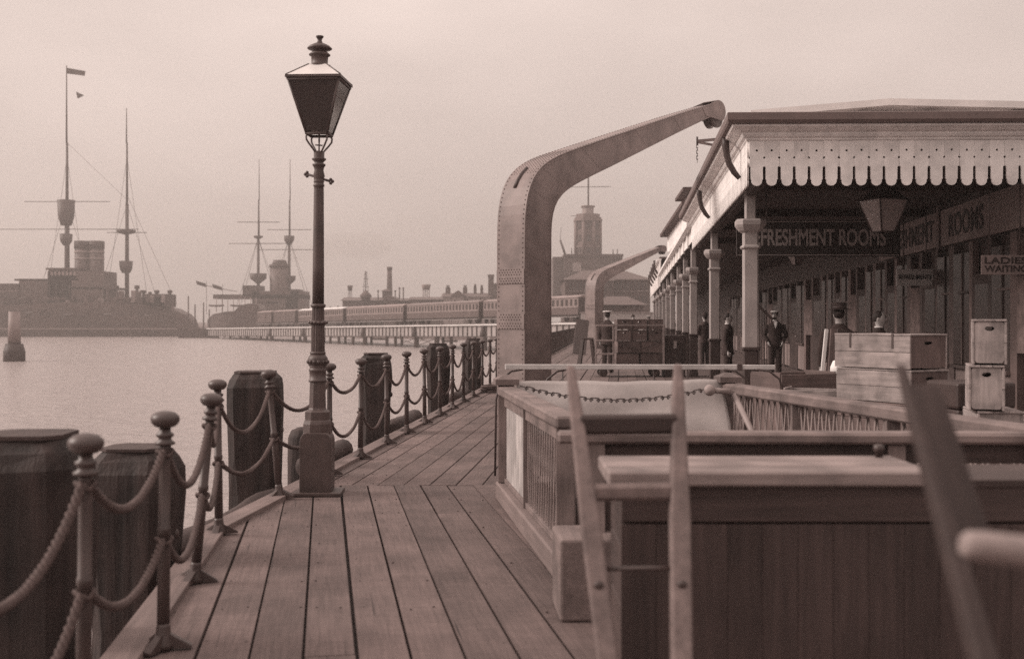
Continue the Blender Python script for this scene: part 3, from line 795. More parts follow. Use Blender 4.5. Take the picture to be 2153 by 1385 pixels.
    for i in range(13):
        th = ang-PI*0.42+i*PI*0.92/12
        vs += [P(hc[0]+rc*0.985*math.cos(th), hc[1]+rc*0.985*math.sin(th), (CW-wid(a))/2), P(hc[0]+rc*0.985*math.cos(th), hc[1]+rc*0.985*math.sin(th), CW-(CW-wid(a))/2)]
    for i in range(4, 12): fs.append((2*i, 2*i+2, 2*i+3, 2*i+1))
    k.add(vs, fs); o = k.build('head_hood', crane_m, t, world=False); o.modifiers.new('plate', 'SOLIDIFY').thickness = 0.01
    M = Matrix((ua, Vector((0, 0, 1)), wa)).transposed().to_4x4()
    k = MB(); ctr = P(hc[0]+0.03, hc[1]-0.12, CW/2); h = 0.15
    k.lathe([(0.05, -0.10), (h*1.25, -0.10), (h*1.25, -0.065), (h*1.0, -0.03), (h*1.0, 0.03), (h*1.25, 0.065), (h*1.25, 0.10), (0.05, 0.10)], 24, M=Matrix.Translation(ctr) @ M)
    k.build('sheave', iron_m, t, world=False)
    return t
crane = build_crane()
c2o = W(1251, HY, CD*3.35); c2o.z = 0
def respot(root, M, label):
    c = copy_tree(root, M); c['label'] = label; return c
crane_far = respot(crane, Matrix.Translation(c2o) @ Matrix.Diagonal((1.12, 1.12, 1.0, 1.0)), 'smaller-looking far davit crane with curved jib beside the loaded trolley')
crane['group'] = 'davit cranes along the pier'; crane_far['group'] = 'davit cranes along the pier'

# ------------------------------------------------------------------ stairwell enclosure
A3, B3, C3, D3 = (Vector((*p, 0)) for p in (HA, HB, HC, HD))
KH, RZ = 0.15, 0.93
well = thing('stairwell_railing', 'weathered timber railing with lattice panels round the landing stairs', 'railing', (1.2, 8.0, 0))
def up(p, z): return Vector((p.x, p.y, z))
for a, b, nm in ((A3, D3, 'kerb'), (B3, C3, 'kerb'), (A3, B3, 'kerb'), (D3, C3, 'kerb')):
    d = (b-a).normalized()
    bar(nm, up(a, KH/2)-d*0.07, up(b, KH/2)+d*0.02, 0.17, KH, mat('kerb_wood', 0.20, 0.75, 0.2, (26, 1.6, 26), 0.4, 0.005, stain=0.25), well, bev=0.012)
def post(p, h, w=0.125, capped=True, m=None, z0=KH):
    o = bar('post', up(p, z0+0.002), up(p, h), w, w, m or midwood_m, well, up=Vector((0.12, 1, 0)))
    if capped:
        k = MB(); M = Matrix.Translation(up(p, h)) @ Matrix.Rotation(0.12, 4, 'Z')
        a = w*0.80
        k.add([M @ Vector(q) for q in ((-a, -a, 0.002), (a, -a, 0.002), (a, a, 0.002), (-a, a, 0.002), (-a, -a, 0.05), (a, -a, 0.05), (a, a, 0.05), (-a, a, 0.05), (-a*.25, -a*.25, 0.085), (a*.25, -a*.25, 0.085), (a*.25, a*.25, 0.085), (-a*.25, a*.25, 0.085))],
              [(3, 2, 1, 0), (0, 1, 5, 4), (1, 2, 6, 5), (2, 3, 7, 6), (3, 0, 4, 7), (4, 5, 9, 8), (5, 6, 10, 9), (6, 7, 11, 10), (7, 4, 8, 11), (8, 9, 10, 11)])
        kk = k.build('post_cap', midwood_m, o)
    return o
post(A3, 0.98); post(B3, 0.98)
dl = (D3-A3).normalized(); nl = Vector((dl.y, -dl.x, 0))
Le = A3+dl*2.95
post(Le, 0.93, 0.11, False); post(A3+dl*1.34, 0.93, 0.07, False)
def toprail(a, b, w=0.16, t=0.075, z=RZ, name='handrail'):
    return bar(name, up(a, z), up(b, z), w, t, midwood_m, well, bev=0.014)
toprail(A3+dl*0.03, Le+dl*0.12)
# boarded panel next to the corner post, then thin lattice
for i in range(7):
    a = A3+dl*(0.11+i*0.155)
    bar('panel_board', up(a+dl*0.075, KH+0.02), up(a+dl*0.075, RZ-0.14), 0.148, 0.02, mat('panel_wood', 0.40, 0.8, 0.25, (34, 1.4, 34), 0.4, 0.004, stain=0.5, stain_scale=2.4, rnd=0.15), well, up=nl)
bar('sub_rail', up(A3+dl*0.06, RZ-0.085), up(Le, RZ-0.085), 0.05, 0.09, midwood_m, well)
def lattice(a, b, z0, z1, step, slope, w=0.020, t=0.008, back=True):
    d = (b-a).normalized(); L = (b-a).length; nn = Vector((d.y, -d.x, 0))
    i = 0; s_ = 0.0
    while s_ < L-0.02:
        for sg in (-1, 1):
            if not back and sg > 0: pass
            sh = slope*(z1-z0)*sg
            s0, s1 = s_-sh/2, s_+sh/2
            s0, s1 = min(max(s0, 0.0), L), min(max(s1, 0.0), L)
            bar('lattice_slat', up(a+d*s0, z0)+nn*0.006*sg, up(a+d*s1, z1)+nn*0.006*sg, w, t, lattice_m, well, up=nn, bev=0.0015)
        s_ += step
lattice(A3+dl*1.36, Le, KH+0.01, RZ-0.05, 0.10, 0.13, 0.013)
bar('bottom_rail', up(A3+dl*0.06, KH+0.022), up(Le, KH+0.022), 0.05, 0.04, midwood_m, well)
# back side: only the posts and a low bar; right side: long lattice
dr = (C3-B3).normalized()
toprail(B3+dr*0.05, C3+dr*0.25, 0.15, 0.085)
lattice(B3+dr*0.12, C3, KH+0.02, RZ-0.04, 0.115, 0.17, 0.018)
for q in (0.33, 0.66, 1.0): post(B3+dr*(C3-B3).length*q, RZ-0.03, 0.09, False)
df = (C3-D3).normalized(); C4 = D3+df*3.1
toprail(D3-df*0.18, C4, 0.16, 0.06, 0.915)
post(D3+df*0.02, 0.885, 0.11, False); post(D3+df*1.6, 0.88, 0.09, False); post(C4, 0.88, 0.09, False)
bar('front_board', up(D3+df*0.06, 0.835), up(D3+df*3.05, 0.835), 0.035, 0.105, darkwood_m, well)
bar('front_board', up(D3+df*0.06, 0.47), up(D3+df*2.1, 0.47), 0.03, 0.60, darkwood_m, well)
lattice(D3+df*2.12, C4, 0.2, 0.79, 0.12, 0.17, 0.018)
# thick stump at the end of the kerb
k = MB(); k.box(-0.155, 0.155, -0.22, 0.2, 0.0, 0.42, Matrix.Translation((0.385, 6.02, 0)) @ Matrix.Rotation(0.06, 4, 'Z'))
k.build('stump_block', midwood_m, well, bevel=0.015)
# steps going down into the well
for i in range(6):
    a = D3.lerp(A3, 0.12+i*0.1); b = C3.lerp(B3, 0.12+i*0.1)
    bar('step', up(a, -0.22-i*0.2)+df*0.2, up(b, -0.22-i*0.2)-df*0.2, 0.34, 0.06, under_m, well)
# iron pipe rail with ball end inside the right corner
k = MB(); pr = [W(1492, 820, 9.40), W(1532, 823, 9.4), W(1541, 829, 9.5), W(1556, 855, 9.3), W(1578, 900, 9.1), W(1600, 950, 9.0)]
k.tube(pr, 0.024, 10); k.ball(pr[0], 0.048, 14, 10); k.ball(pr[0]+Vector((0.0, -0.02, 0)), 0.03)
k.build('pipe_rail', mat('pipe_paint', 0.26, 0.5, 0.2, (9, 9, 9), 0.1), well)

# canvas sheet hung across the back of the well
nx_, nz_ = 60, 14; vs, fs = [], []
cl, cr = up(A3, 0)+Vector((0.09, 0.10, 0)), up(B3, 0)+Vector((-0.03, 0.02, 0))
for i in range(nx_+1):
    for j in range(nz_+1):
        f, g = i/nx_, j/nz_
        p = cl.lerp(cr, f)-Vector((0, 0.34*g, 0))
        top = 1.0+0.006*math.sin(f*9)+0.004*math.sin(f*23); bot = 0.56-0.03*f+0.015*math.sin(f*7+1)
        z = top+(bot-top)*g
        fold = 0.020*math.sin(f*13+g*3.2)*(0.3+g)+0.016*math.sin(f*29-g*6)*g*0.5+0.014*math.sin(g*8+f*5)
        vs.append(p+Vector((0, fold, z)))
for i in range(nx_):
    for j in range(nz_):
        a = i*(nz_+1)+j; fs.append((a, a+1, a+nz_+2, a+nz_+1))
k = MB(); k.add(vs, fs, True)
o = k.single('canvas_sheet', canvas_m, 'pale canvas dodger sheet stretched across the back of the stairwell', 'canvas', cl)
o.modifiers.new('cloth', 'SOLIDIFY').thickness = 0.004
# chain across the sheet
ch = thing('chain', 'sagging iron chain hung in front of the pale canvas sheet', 'chain', W(1095, 812, 9.5))
link_me = None
ca, cb = W(1094, 812, 9.30), W(1486, 818, 9.40)
k = MB(); pts = []
for q in range(17):
    a = 2*PI*q/16; pts.append(Vector((0.015*math.cos(a), (0.025 if math.sin(a) >= 0 else -0.025)+0.014*math.sin(a), 0)))
k.tube(pts, 0.005, 6, cap=False); link_me = k.mesh('link', iron_m)
N = 29
for i in range(N):
    f0, f1 = i/N, (i+1)/N
    def cp(f): return ca.lerp(cb, f)+Vector((0, 0, -0.105*4*f*(1-f)))
    M = frame_from(cp(f0), cp(f1), Vector((0, 0, 1)), roll=PI/2 if i % 2 else 0.25)
    put(link_me, 'link', ch, M)
# white timber rail on curved iron brackets behind the sheet
rl = thing('white_rail', 'long white timber rail on curved iron brackets behind the canvas', 'rail', W(1100, HY, 11.2)-Vector((0, 0, CH)))
wr0, wr1 = W(1062, 771, 11.15), W(1553, 771.5, 11.35)
bar('beam', wr0, wr1, 0.05, 0.05, mat('dull_white_paint', 0.55, 0.6, 0.12, (9, 3, 9), 0.1, stain=0.25, stain_scale=5), rl)
bar('beam_end', wr1+Vector((0.012, 0, 0)), W(1629, 772, 11.35), 0.045, 0.045, mat('dull_white_paint', 0.55), rl)
bar('clamp', W(1549, 771.5, 11.34), W(1560, 771.5, 11.34), 0.062, 0.07, iron_m, rl)
for px, s_ in ((1075, -1), (1172, -1), (1548, 1), (1618, 1)):
    t_ = W(px, 776, 11.25)
    pts = [t_+Vector((-s_*0.12, 0, 0)), t_+Vector((0, 0, -0.02)), t_+Vector((s_*0.10, 0, -0.10)), t_+Vector((s_*0.15, 0, -0.3)), t_+Vector((s_*0.16, 0, -1.06))]
    k = MB(); k.tube(pts, 0.011, 8); k.build('bracket', iron_m, rl)
for px in (1183, 1375, 1446):
    k = MB(); k.tube([W(px, 770, 11.3), up(W(px, 770, 11.3), 0.0)], 0.008, 6); k.build('stay_rod', iron_m, rl)

# ------------------------------------------------------------------ dark chests in front of the well
def chest(label, x0, x1, y0, y1, h, boards, rz=0.0, lid=None):
    t = thing('luggage_chest', label, 'chest', ((x0+x1)/2, (y0+y1)/2, 0), rz)
    hw, hd = (x1-x0)/2, (y1-y0)/2
    Mt = wm(t)
    def q(x, y, z): return Mt @ Vector((x, y, z))
    nb_ = int(2*hw/0.128)
    for i in range(nb_):
        xx = -hw+2*hw*(i+0.5)/nb_
        for s_ in (-1, 1): bar('front_board' if s_ < 0 else 'back_board', q(xx, s_*hd, 0.03), q(xx, s_*hd, h-0.20), 2*hw/nb_-0.0015, 0.024, darkwood_m, t, up=Vector((0, 1, 0)), bev=0.001)
    for s_ in (-1, 1):
        bar('top_board', q(-hw, s_*hd, h-0.125), q(hw, s_*hd, h-0.125), 0.026, 0.135, darkwood_m, t)
        for i in range(4):
            zz = 0.03+(h-0.09)*(i+0.5)/4
            bar('end_board', q(s_*(hw-0.014), -hd+0.015, zz), q(s_*(hw-0.014), hd-0.015, zz), 0.025, (h-0.09)/4-0.004, darkwood_m, t)
    n = 3
    for i in range(n):
        yy = -hd-0.05+(i+0.5)*(2*hd+0.08)/n
        bar('lid_board', q(-hw-0.05, yy, h-0.03), q(0.17, yy, h-0.03), (2*hd+0.08)/n-0.004, 0.055, lid or mat('lid_wood', 0.24, 0.75, 0.2, (30, 1.6, 30), 0.5, 0.005, stain=0.40, stain_scale=3.5, rnd=0.10), t, bev=0.008)
    bar('fixed_top', q(0.175, -0.005, h-0.05), q(hw+0.02, -0.005, h-0.05), 2*hd+0.03, 0.03, darkwood_m, t)
    k = MB(); k.lathe([(0.016, h-0.002), (0.016, h+0.02), (0.022, h+0.022), (0.022, h+0.045), (0.008, h+0.05)], 10, (0.10, hd-0.03, 0)); k.build('lid_bolt', iron_m, t, world=False)
    return t
chest('long dark plank chest with a pale worn lid in front of the stairwell', 0.40, 2.35, 4.20, 4.62, 0.985, 4)

# ------------------------------------------------------------------ porter's barrows
barrow_m = mat('barrow_wood', 0.17, 0.7, 0.25, (30, 2, 30), 0.35, 0.004, stain=0.3, stain_scale=4)
weather(barrow_m, 0.5, 0.2)
barrow_dark_m = mat('barrow_dark_wood', 0.045, 0.7, 0.25, (30, 2, 30), 0.35, 0.004, stain=0.3)
def stile(t, pts, ws, ds, m, name='stile'):
    """tapered squared pole through pts, width ws and depth ds at each"""
    vs, fs = [], []
    for p, w, d in zip(pts, ws, ds):
        for a, b in ((-1, -1), (1, -1), (1, 1), (-1, 1)): vs.append(Vector(p)+Vector((a*w/2, b*d/2, 0)))
    n = len(pts)
    for i in range(n-1):
        for j in range(4): fs.append((4*i+j, 4*i+(j+1) % 4, 4*i+4+(j+1) % 4, 4*i+4+j))
    fs += [(3, 2, 1, 0), tuple(4*(n-1)+j for j in range(4))]
    k = MB(); k.add(vs, fs); return k.build(name, m, t, bevel=0.008)
def barrow(label, top_l, top_r, bot_l, bot_r, m, m2, scale=1.0, rails=((0.85, 0.068), (0.69, 0.055), (0.2, 0.055))):
    t = thing('porter_barrow', label, 'barrow', (bot_l+bot_r)/2-Vector((0, 0, 0.1)), group=None)
    for a, b in ((top_l, bot_l), (top_r, bot_r)):
        pts = [b.lerp(a, f) for f in (0, 0.3, 0.62, 0.80, 0.93, 1.0)]
        stile(t, pts, [0.062*scale, 0.062*scale, 0.066*scale, 0.050*scale, 0.040*scale, 0.026*scale], [0.07, 0.07, 0.07, 0.06, 0.045, 0.03], m)
    for f, w_, mm in [(a_, b_, m2 if i_ == 0 else m) for i_, (a_, b_) in enumerate(rails)]:
        bar('cross_rail', bot_l.lerp(top_l, f), bot_r.lerp(top_r, f), 0.04, w_*scale, mm, t, bev=0.012)
    k = MB(); k.tube([bot_l.lerp(top_l, 0.52), bot_r.lerp(top_r, 0.52)], 0.008, 8); k.build('tie_rod', iron_m, t)
    for q in (bot_l, bot_r):
        for f in (0.30, 0.49):
            k = MB(); k.ball(q.lerp(top_l if q is bot_l else top_r, f)+Vector((0, -0.036, 0)), 0.016, 8, 6, (1, .5, 1)); k.build('bolt', iron_m, t)
    # toe iron and wheels on the ground
    bar('toe_plate', bot_l+Vector((-0.03, 0.05, -0.03)), bot_r+Vector((0.03, 0.05, -0.03)), 0.16, 0.012, iron_m, t)
    Ry = Matrix.Rotation(PI/2, 4, 'Y')
    for s_, q in ((-1, bot_l), (1, bot_r)):
        c = Vector((q.x+s_*0.07, q.y-0.10, 0.10))
        w = MB(); w.lathe([(0.025, -0.022), (0.075, -0.02), (0.098, -0.018), (0.098, 0.018), (0.075, 0.02), (0.025, 0.022)], 18, M=Matrix.Translation(c) @ Ry); w.build('wheel', iron_m, t)
    k = MB(); k.tube([(bot_l.x-0.1, bot_l.y-0.10, 0.10), (bot_r.x+0.1, bot_r.y-0.10, 0.10)], 0.012, 8); k.build('axle', iron_m, t)
    return t
def ground(p, z=0.06): return Vector((p.x, p.y, z))
tl, tr = W(1199, 768, 3.95), W(1425, 765, 3.95)
bl0, br0 = W(1262, 1265, 3.55), W(1431, 1265, 3.55)
def extend(a, b, z):
    f = (z-a.z)/(b.z-a.z); return a.lerp(b, f)
barrow('porter\'s sack barrow with pale worn handles leaning on the dark chest', tl, tr, extend(tl, bl0, 0.07), extend(tr, br0, 0.07), barrow_m, barrow_dark_m)
tl2 = W(1893, 765, 2.25); b2 = W(2032, 1262, 1.95)
tr2 = tl2+Vector((0.46, 0.10, 0.0)); br2 = extend(tl2, b2, 0.07)+Vector((0.34, 0.06, 0))
t2 = barrow('second porter\'s barrow standing close by, dark with a pale crossing grip', tl2, tr2, extend(tl2, b2, 0.07), br2, barrow_dark_m, barrow_dark_m, 0.62, ((0.40, 0.06), (0.2, 0.06)))
g0, g1 = W(2022, 1143, 1.55), W(2160, 1160, 1.55)
k = MB(); k.tube([g0, g0.lerp(g1, 0.08), g0.lerp(g1, 0.3), g1, g1+(g1-g0)*1.5], [0.013, 0.019, 0.021, 0.022, 0.021], 12)
k.build('grip', mat('grip_wood', 0.24, 0.6, 0.15, (30, 30, 30), 0.1), t2)
bar('wing_board', tl2.lerp(b2, 0.12)+Vector((0.05, 0.07, 0)), tl2.lerp(b2, 0.80)+Vector((0.06, 0.07, 0)), 0.075, 0.02, barrow_dark_m, t2, up=Vector((0, 1, 0)))

# ------------------------------------------------------------------ station canopy
SL = 0.105
def colx(y): return 3.34+SL*(y-16)
def sidex(y): return 2.98+SL*(y-14.4)
def wallx(y): return 7.08+SL*(y-18.7)
Y0, Y1, Y2, Y3 = 14.4, 27.7, 60.0, 92.0
al = Vector((SL, 1, 0)).normalized()
canopy = thing('station_canopy', 'white platform canopy with scalloped timber valance on square columns', 'canopy', (5.0, 20.0, 0))
VB = 0.187; VT = 3.785
hw = VB/2-0.0008
def vboard():
    r = []
    r += [(-hw, 0), (-hw, -0.196)]+[(-hw+0.014*math.sin(PI*i/6), -0.21+0.014*math.cos(PI*i/6)) for i in range(0, 7)]
    r += [(-hw, -0.325), (-hw+0.010, -0.318), (-0.0745, -0.335), (-0.0745, -0.485), (-0.064, -0.487), (-0.064, -0.507)]
    r += [(-0.064*math.cos(PI*i/12), -0.505-0.060*math.sin(PI*i/12)) for i in range(1, 12)]
    r += [(-x, y) for x, y in reversed(r[:15])]
    return curve_mesh([r, circle(0, -0.12, 0.015, 12)], 0.012, white_m, 'valance_board')
vb = vboard()
fd = Vector((1, -0.03, 0)).normalized()
c0 = Vector((sidex(Y0), Y0, 0))
MF = Matrix((fd, Vector((0, 0, 1)), fd.cross(Vector((0, 0, 1))))).transposed().to_4x4()
for i in range(21):
    M = MF.copy(); M.translation = c0+fd*(VB*(i+0.5)+0.012)+Vector((0, 0, VT))
    put(vb, 'valance_board', canopy, M @ Matrix.Translation((0, random.uniform(-.004, .002), 0)) @ Matrix.Rotation(random.uniform(-.008, .008), 4, 'Z'))
MS = Matrix((-al, Vector((0, 0, 1)), (-al).cross(Vector((0, 0, 1))))).transposed().to_4x4()
ns = int((Y1-Y0)/VB/al.y)
for i in range(ns):
    M = MS.copy(); M.translation = c0+al*(VB*(i+0.5)+0.012)+Vector((0, 0, VT))
    put(vb, 'valance_board', canopy, M)
def sweep(prof, pts, dirs, name, m, parent):
    """profile (out, z) swept along plan points with outward mitre vectors"""
    vs, fs = [], []; n = len(prof)
    for p, d in zip(pts, dirs):
        for o_, z in prof: vs.append(Vector((p[0]+d[0]*o_, p[1]+d[1]*o_, z)))
    for i in range(len(pts)-1):
        for j in range(n): fs.append((i*n+j, (i+1)*n+j, (i+1)*n+(j+1) % n, i*n+(j+1) % n))
    fs += [tuple(range(n-1, -1, -1)), tuple((len(pts)-1)*n+j for j in range(n))]
    k = MB(); k.add(vs, [f[::-1] for f in fs]); return k.build(name, m, parent)
far = (sidex(Y1), Y1); fr = c0+fd*(VB*21+0.02)
path = [far, (c0.x, c0.y), (fr.x, fr.y)]; dirs = [(-1, SL), (-1, -1), (0, -1)]
corn = [(-0.03, 3.785), (0.016, 3.785), (0.034, 3.800), (0.034, 3.818), (0.072, 3.830), (0.092, 3.858), (0.092, 3.885), (0.150, 3.895), (0.205, 3.925), (0.235, 3.930), (0.25, 3.955), (-0.03, 3.955)]
sweep(corn, path, dirs, 'cornice', white_m, canopy)
gut = [(-0.03, 3.958), (0.26, 3.958), (0.30, 3.968), (0.32, 4.0), (0.32, 4.088), (0.305, 4.095), (-0.03, 4.095)]
sweep(gut, path, dirs, 'gutter', mat('gutter_paint', 0.15, 0.5, 0.15, (6, 6, 6), 0.1), canopy)
# fascia backing, roof deck and ceiling
k = MB()
k.prism([(c0.x+0.03, Y0+0.03), (fr.x, fr.y+0.03), (fr.x+0.3, Y0), (wallx(Y1)+2, Y1), (far[0]+0.03, Y1)], 3.99, 4.07)
k.build('roof_deck', mat('lead_roof', 0.35, 0.6, 0.15, (1, 1, 1), 0.1), canopy)
sb = MB()
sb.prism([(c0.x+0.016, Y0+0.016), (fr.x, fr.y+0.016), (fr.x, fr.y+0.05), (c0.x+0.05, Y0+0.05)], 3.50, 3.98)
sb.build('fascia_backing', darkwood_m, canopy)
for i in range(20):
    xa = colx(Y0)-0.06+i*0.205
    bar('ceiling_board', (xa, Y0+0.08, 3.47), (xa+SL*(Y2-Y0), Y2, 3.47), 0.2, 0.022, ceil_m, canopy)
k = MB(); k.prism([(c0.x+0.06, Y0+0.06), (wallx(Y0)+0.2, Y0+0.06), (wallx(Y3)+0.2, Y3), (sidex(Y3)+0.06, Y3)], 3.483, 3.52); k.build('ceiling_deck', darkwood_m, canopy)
cols_y = [16.0, 22.9, 30.7, 35.2, 40.2, 46.5, 52.5, 59, 66, 74, 83]
def column(parent, x, y):
    M = Matrix.Translation((x, y, 0)) @ Matrix.Rotation(-math.atan(SL), 4, 'Z')
    def sq(a, ch): return [(-a, -a+ch), (-a+ch, -a), (a-ch, -a), (a, -a+ch), (a, a-ch), (a-ch, a), (-a+ch, a), (-a, a-ch)]
    def stack(lv):
        k = MB(); vs, fs = [], []
        for a, ch, z in lv: vs += [(px, py, z) for px, py in sq(a, ch)]
        for i in range(len(lv)-1):
            for j in range(8): fs.append((i*8+j, i*8+(j+1) % 8, (i+1)*8+(j+1) % 8, (i+1)*8+j))
        fs += [tuple(range(7, -1, -1)), tuple((len(lv)-1)*8+j for j in range(8))]
        return k.add(vs, fs)
    if 'col' not in COLM:
        COLM['col'] = stack([(0.103, 0.02, 1.15), (0.103, 0.02, 2.77)]).mesh('column', cream_m)
        COLM['cap'] = stack([(0.104, 0.022, 2.745), (0.150, 0.05, 2.775), (0.185, 0.07, 2.82), (0.205, 0.085, 2.855), (0.205, 0.085, 2.91), (0.190, 0.08, 2.935), (0.08, 0.02, 2.937)]).mesh('capital', cream_m)
        COLM['ring'] = stack([(0.104, 0.02, 2.515), (0.128, 0.03, 2.53), (0.135, 0.032, 2.545), (0.128, 0.03, 2.565), (0.104, 0.02, 2.58)]).mesh('neck_ring', cream_m)
        COLM['base'] = stack([(0.118, 0.02, 0.0), (0.118, 0.02, 0.12), (0.106, 0.02, 0.14), (0.106, 0.02, 1.10), (0.128, 0.02, 1.115), (0.128, 0.02, 1.145), (0.110, 0.02, 1.155)]).mesh('base', black_m)
        COLM['up'] = stack([(0.075, 0.018, 2.935), (0.075, 0.018, 3.47)]).mesh('upper_post', cream_m)
    c = put(COLM['col'], 'column', parent, M)
    put(COLM['cap'], 'capital', c, M); put(COLM['ring'], 'neck_ring', c, M); put(COLM['base'], 'column_base', c, M); put(COLM['up'], 'upper_post', c, M)
COLM = {}
for y in cols_y[:3]: column(canopy, colx(y), y)
for y in (16, 20, 22.9, 27):
    bar('cross_beam', (colx(y)+0.05, y, 3.40), (wallx(y), y, 3.40), 0.10, 0.13, ceil_m, canopy)
bar('long_beam', (colx(Y0+0.15), Y0+0.15, 3.36), (colx(Y1), Y1, 3.36), 0.13, 0.20, ceil_m, canopy)
# raised roof lantern on blocks above the gutter
k = MB(); rr = [(1578, 232), (1872, 207), (2200, 214)]
def rp(px, py, d): return W(px, py, d)
top = [rp(px, py, 17.0) for px, py in rr]; vs, fs = [], []
for p in top:
    for dy in (0, 9.5):
        x = p.x+SL*dy
        vs += [Vector((x, p.y+dy, p.z)), Vector((x, p.y+dy, p.z-0.10))]
for i in range(2):
    j = 4*i; fs += [(j, j+4, j+6, j+2), (j+1, j+3, j+7, j+5), (j, j+1, j+5, j+4), (j+2, j+6, j+7, j+3)]
fs += [(0, 2, 3, 1), (8, 9, 11, 10)]
k.add(vs, fs); k.build('raised_roof', mat('pale_roofing', 0.75, 0.7, 0.10, (2, 2, 2), 0.1, stain=0.15), canopy)
for px, w_ in ((1668, 0.10), (1822, 0.14), (1962, 0.22), (2140, 0.2)):
    p = W(px, 236, 17.15); zt = 4.55+(0.09 if px > 1700 else 0.02)
    bar('roof_block', (p.x, p.y, 4.07), (p.x, p.y, zt), w_, 0.2, white_m, canopy, up=Vector((0, 1, 0)))
k = MB(); k.prism([(3.75, 17.6), (7.7, 17.6), (8.6, 25.5), (4.6, 25.5)], 4.07, 4.52); k.build('clerestory', mat('clerestory_paint', 0.68, 0.7, 0.1, (2, 2, 2), 0.1), canopy)
# swan-neck gutter pipes on the side fascia
for y in (15.25, 21.2):
    x = sidex(y); pts = [(x-0.22, y, 3.97), (x-0.215, y, 3.86), (x-0.20, y, 3.74), (x-0.17, y+0.0, 3.62), (x-0.10, y, 3.50), (x-0.03, y, 3.42)]
    k = MB(); k.tube(pts, [0.045, 0.05, 0.042, 0.042, 0.04, 0.03], 10); k.build('swan_neck_pipe', black_m, canopy)
# small bracket with hanging chain on the roof
bp_ = W(1466, 297, 21.0); be = W(1540, 290, 21.0)
br = thing('chain_bracket', 'small timber bracket with a hanging chain above the canopy edge', 'bracket', (be.x, be.y, 4.07))
bar('post', (be.x, be.y, 4.072), (be.x, be.y, be.z+0.12), 0.09, 0.09, midwood_m, br)
bar('arm', bp_, be, 0.05, 0.05, midwood_m, br); bar('strut', bp_+Vector((0.02, 0, -0.02)), be+Vector((0, 0, -0.2)), 0.045, 0.04, midwood_m, br)
k = MB(); k.tube([bp_+Vector((0, 0, 0.08)), bp_-Vector((0, 0, 0.08))], 0.018, 8); k.build('pin', iron_m, br)
for i in range(6):
    a = bp_-Vector((0, 0, 0.07+i*0.052)); put(link_me, 'link', br, frame_from(a, a-Vector((0, 0, 0.05)), Vector((0, 1, 0)), roll=PI/2*(i % 2)+0.3))

# the further canopies down the pier
def far_canopy(label, ya, yb, z0, z1, cols, pipes=()):
    t = thing('platform_canopy', label, 'canopy', (sidex(ya)+1, ya, 0))
    n = int((yb-ya)/2.4)
    for i in range(n):
        a, b = ya+(yb-ya)*i/n, ya+(yb-ya)*(i+1)/n
        bar('fascia_panel', (sidex(a)+0.05, a+0.02, (z0+z1)/2-0.03), (sidex(b)+0.05, b-0.02, (z0+z1)/2-0.03), 0.04, z1-z0-0.16, white_m, t)
        bar('panel_stile', (sidex(a)+0.02, a, z0), (sidex(a)+0.02, a, z1-0.12), 0.16, 0.06, white_m, t, up=Vector((1, 0, 0)))
    bar('eave_moulding', (sidex(ya)-0.02, ya+0.02, z1-0.05), (sidex(yb)-0.02, yb, z1-0.05), 0.22, 0.10, white_m, t)
    k = MB(); k.prism([(sidex(ya), ya+0.05), (wallx(ya)+1, ya+0.05), (wallx(yb)+1, yb), (sidex(yb), yb)], z1+0.005, z1+0.10); k.build('roof', slate_m, t)
    for y in cols: column(t, colx(y), y)
    for y in pipes:
        x = sidex(y); k = MB(); k.tube([(x-0.25, y, z1), (x-0.25, y, z1-0.25), (x-0.2, y, z1-0.5), (x-0.02, y, z1-0.8)], 0.06, 8); k.build('swan_neck_pipe', black_m, t)
    return t
far_canopy('second platform canopy with panelled white fascia beyond the scalloped one', Y1+0.1, Y2, 3.42, 3.90, cols_y[3:8])
far_canopy('farthest platform canopy with curved black gutter pipes on its fascia', Y2+0.15, Y3, 3.3, 4.75, cols_y[8:], (62, 66, 70.5, 76, 82))
# boarded pale upper storey above the second canopy
def hut(label, x0, x1, y0, y1, z0, z1, boards, slotted=False):
    t = thing('roof_hut', label, 'building', ((x0+x1)/2, y0, z0))
    sk = 0.085
    k = MB(); k.prism([(x0+0.05, y0+0.05), (x1, y0+0.05), (x1+sk*(y1-y0), y1), (x0+0.05+sk*(y1-y0), y1)], z0, z1); k.build('core', darkwood_m, t)
    for i in range(boards):
        a, b = y0+(y1-y0)*i/boards, y0+(y1-y0)*(i+1)/boards
        bar('wall_board', (x0+sk*(a-y0)+0.02, (a+b)/2, z0), (x0+sk*(a-y0)+0.02, (a+b)/2, z1), 0.03, (b-a)-0.05, white_m, t, up=Vector((0, 1, 0)))
    for i in range(6):
        xx = x0+0.1+(x1-x0-0.1)*(i+0.5)/6
        bar('front_board', (xx, y0+0.02, z0), (xx, y0+0.02, z1), (x1-x0-0.1)/6-0.02, 0.03, cream_m, t, up=Vector((0, 1, 0)))
    k = MB(); k.prism([(x0-0.3, y0-0.3), (x1+0.3, y0-0.3), (x1+sk*(y1-y0)+0.3, y1+0.3), (x0-0.3+sk*(y1-y0), y1+0.3)], z1, z1+0.10); k.build('roof', slate_m, t)
    return t
hut('pale boarded upper storey rising behind the scalloped canopy', 4.66, 8.0, 29.6, 40.5, 3.92, 4.48, 11)
hut('small pale ventilator hut on the roof beyond the scalloped canopy', 5.35, 6.2, 34.0, 36.6, 4.6, 5.35, 4)

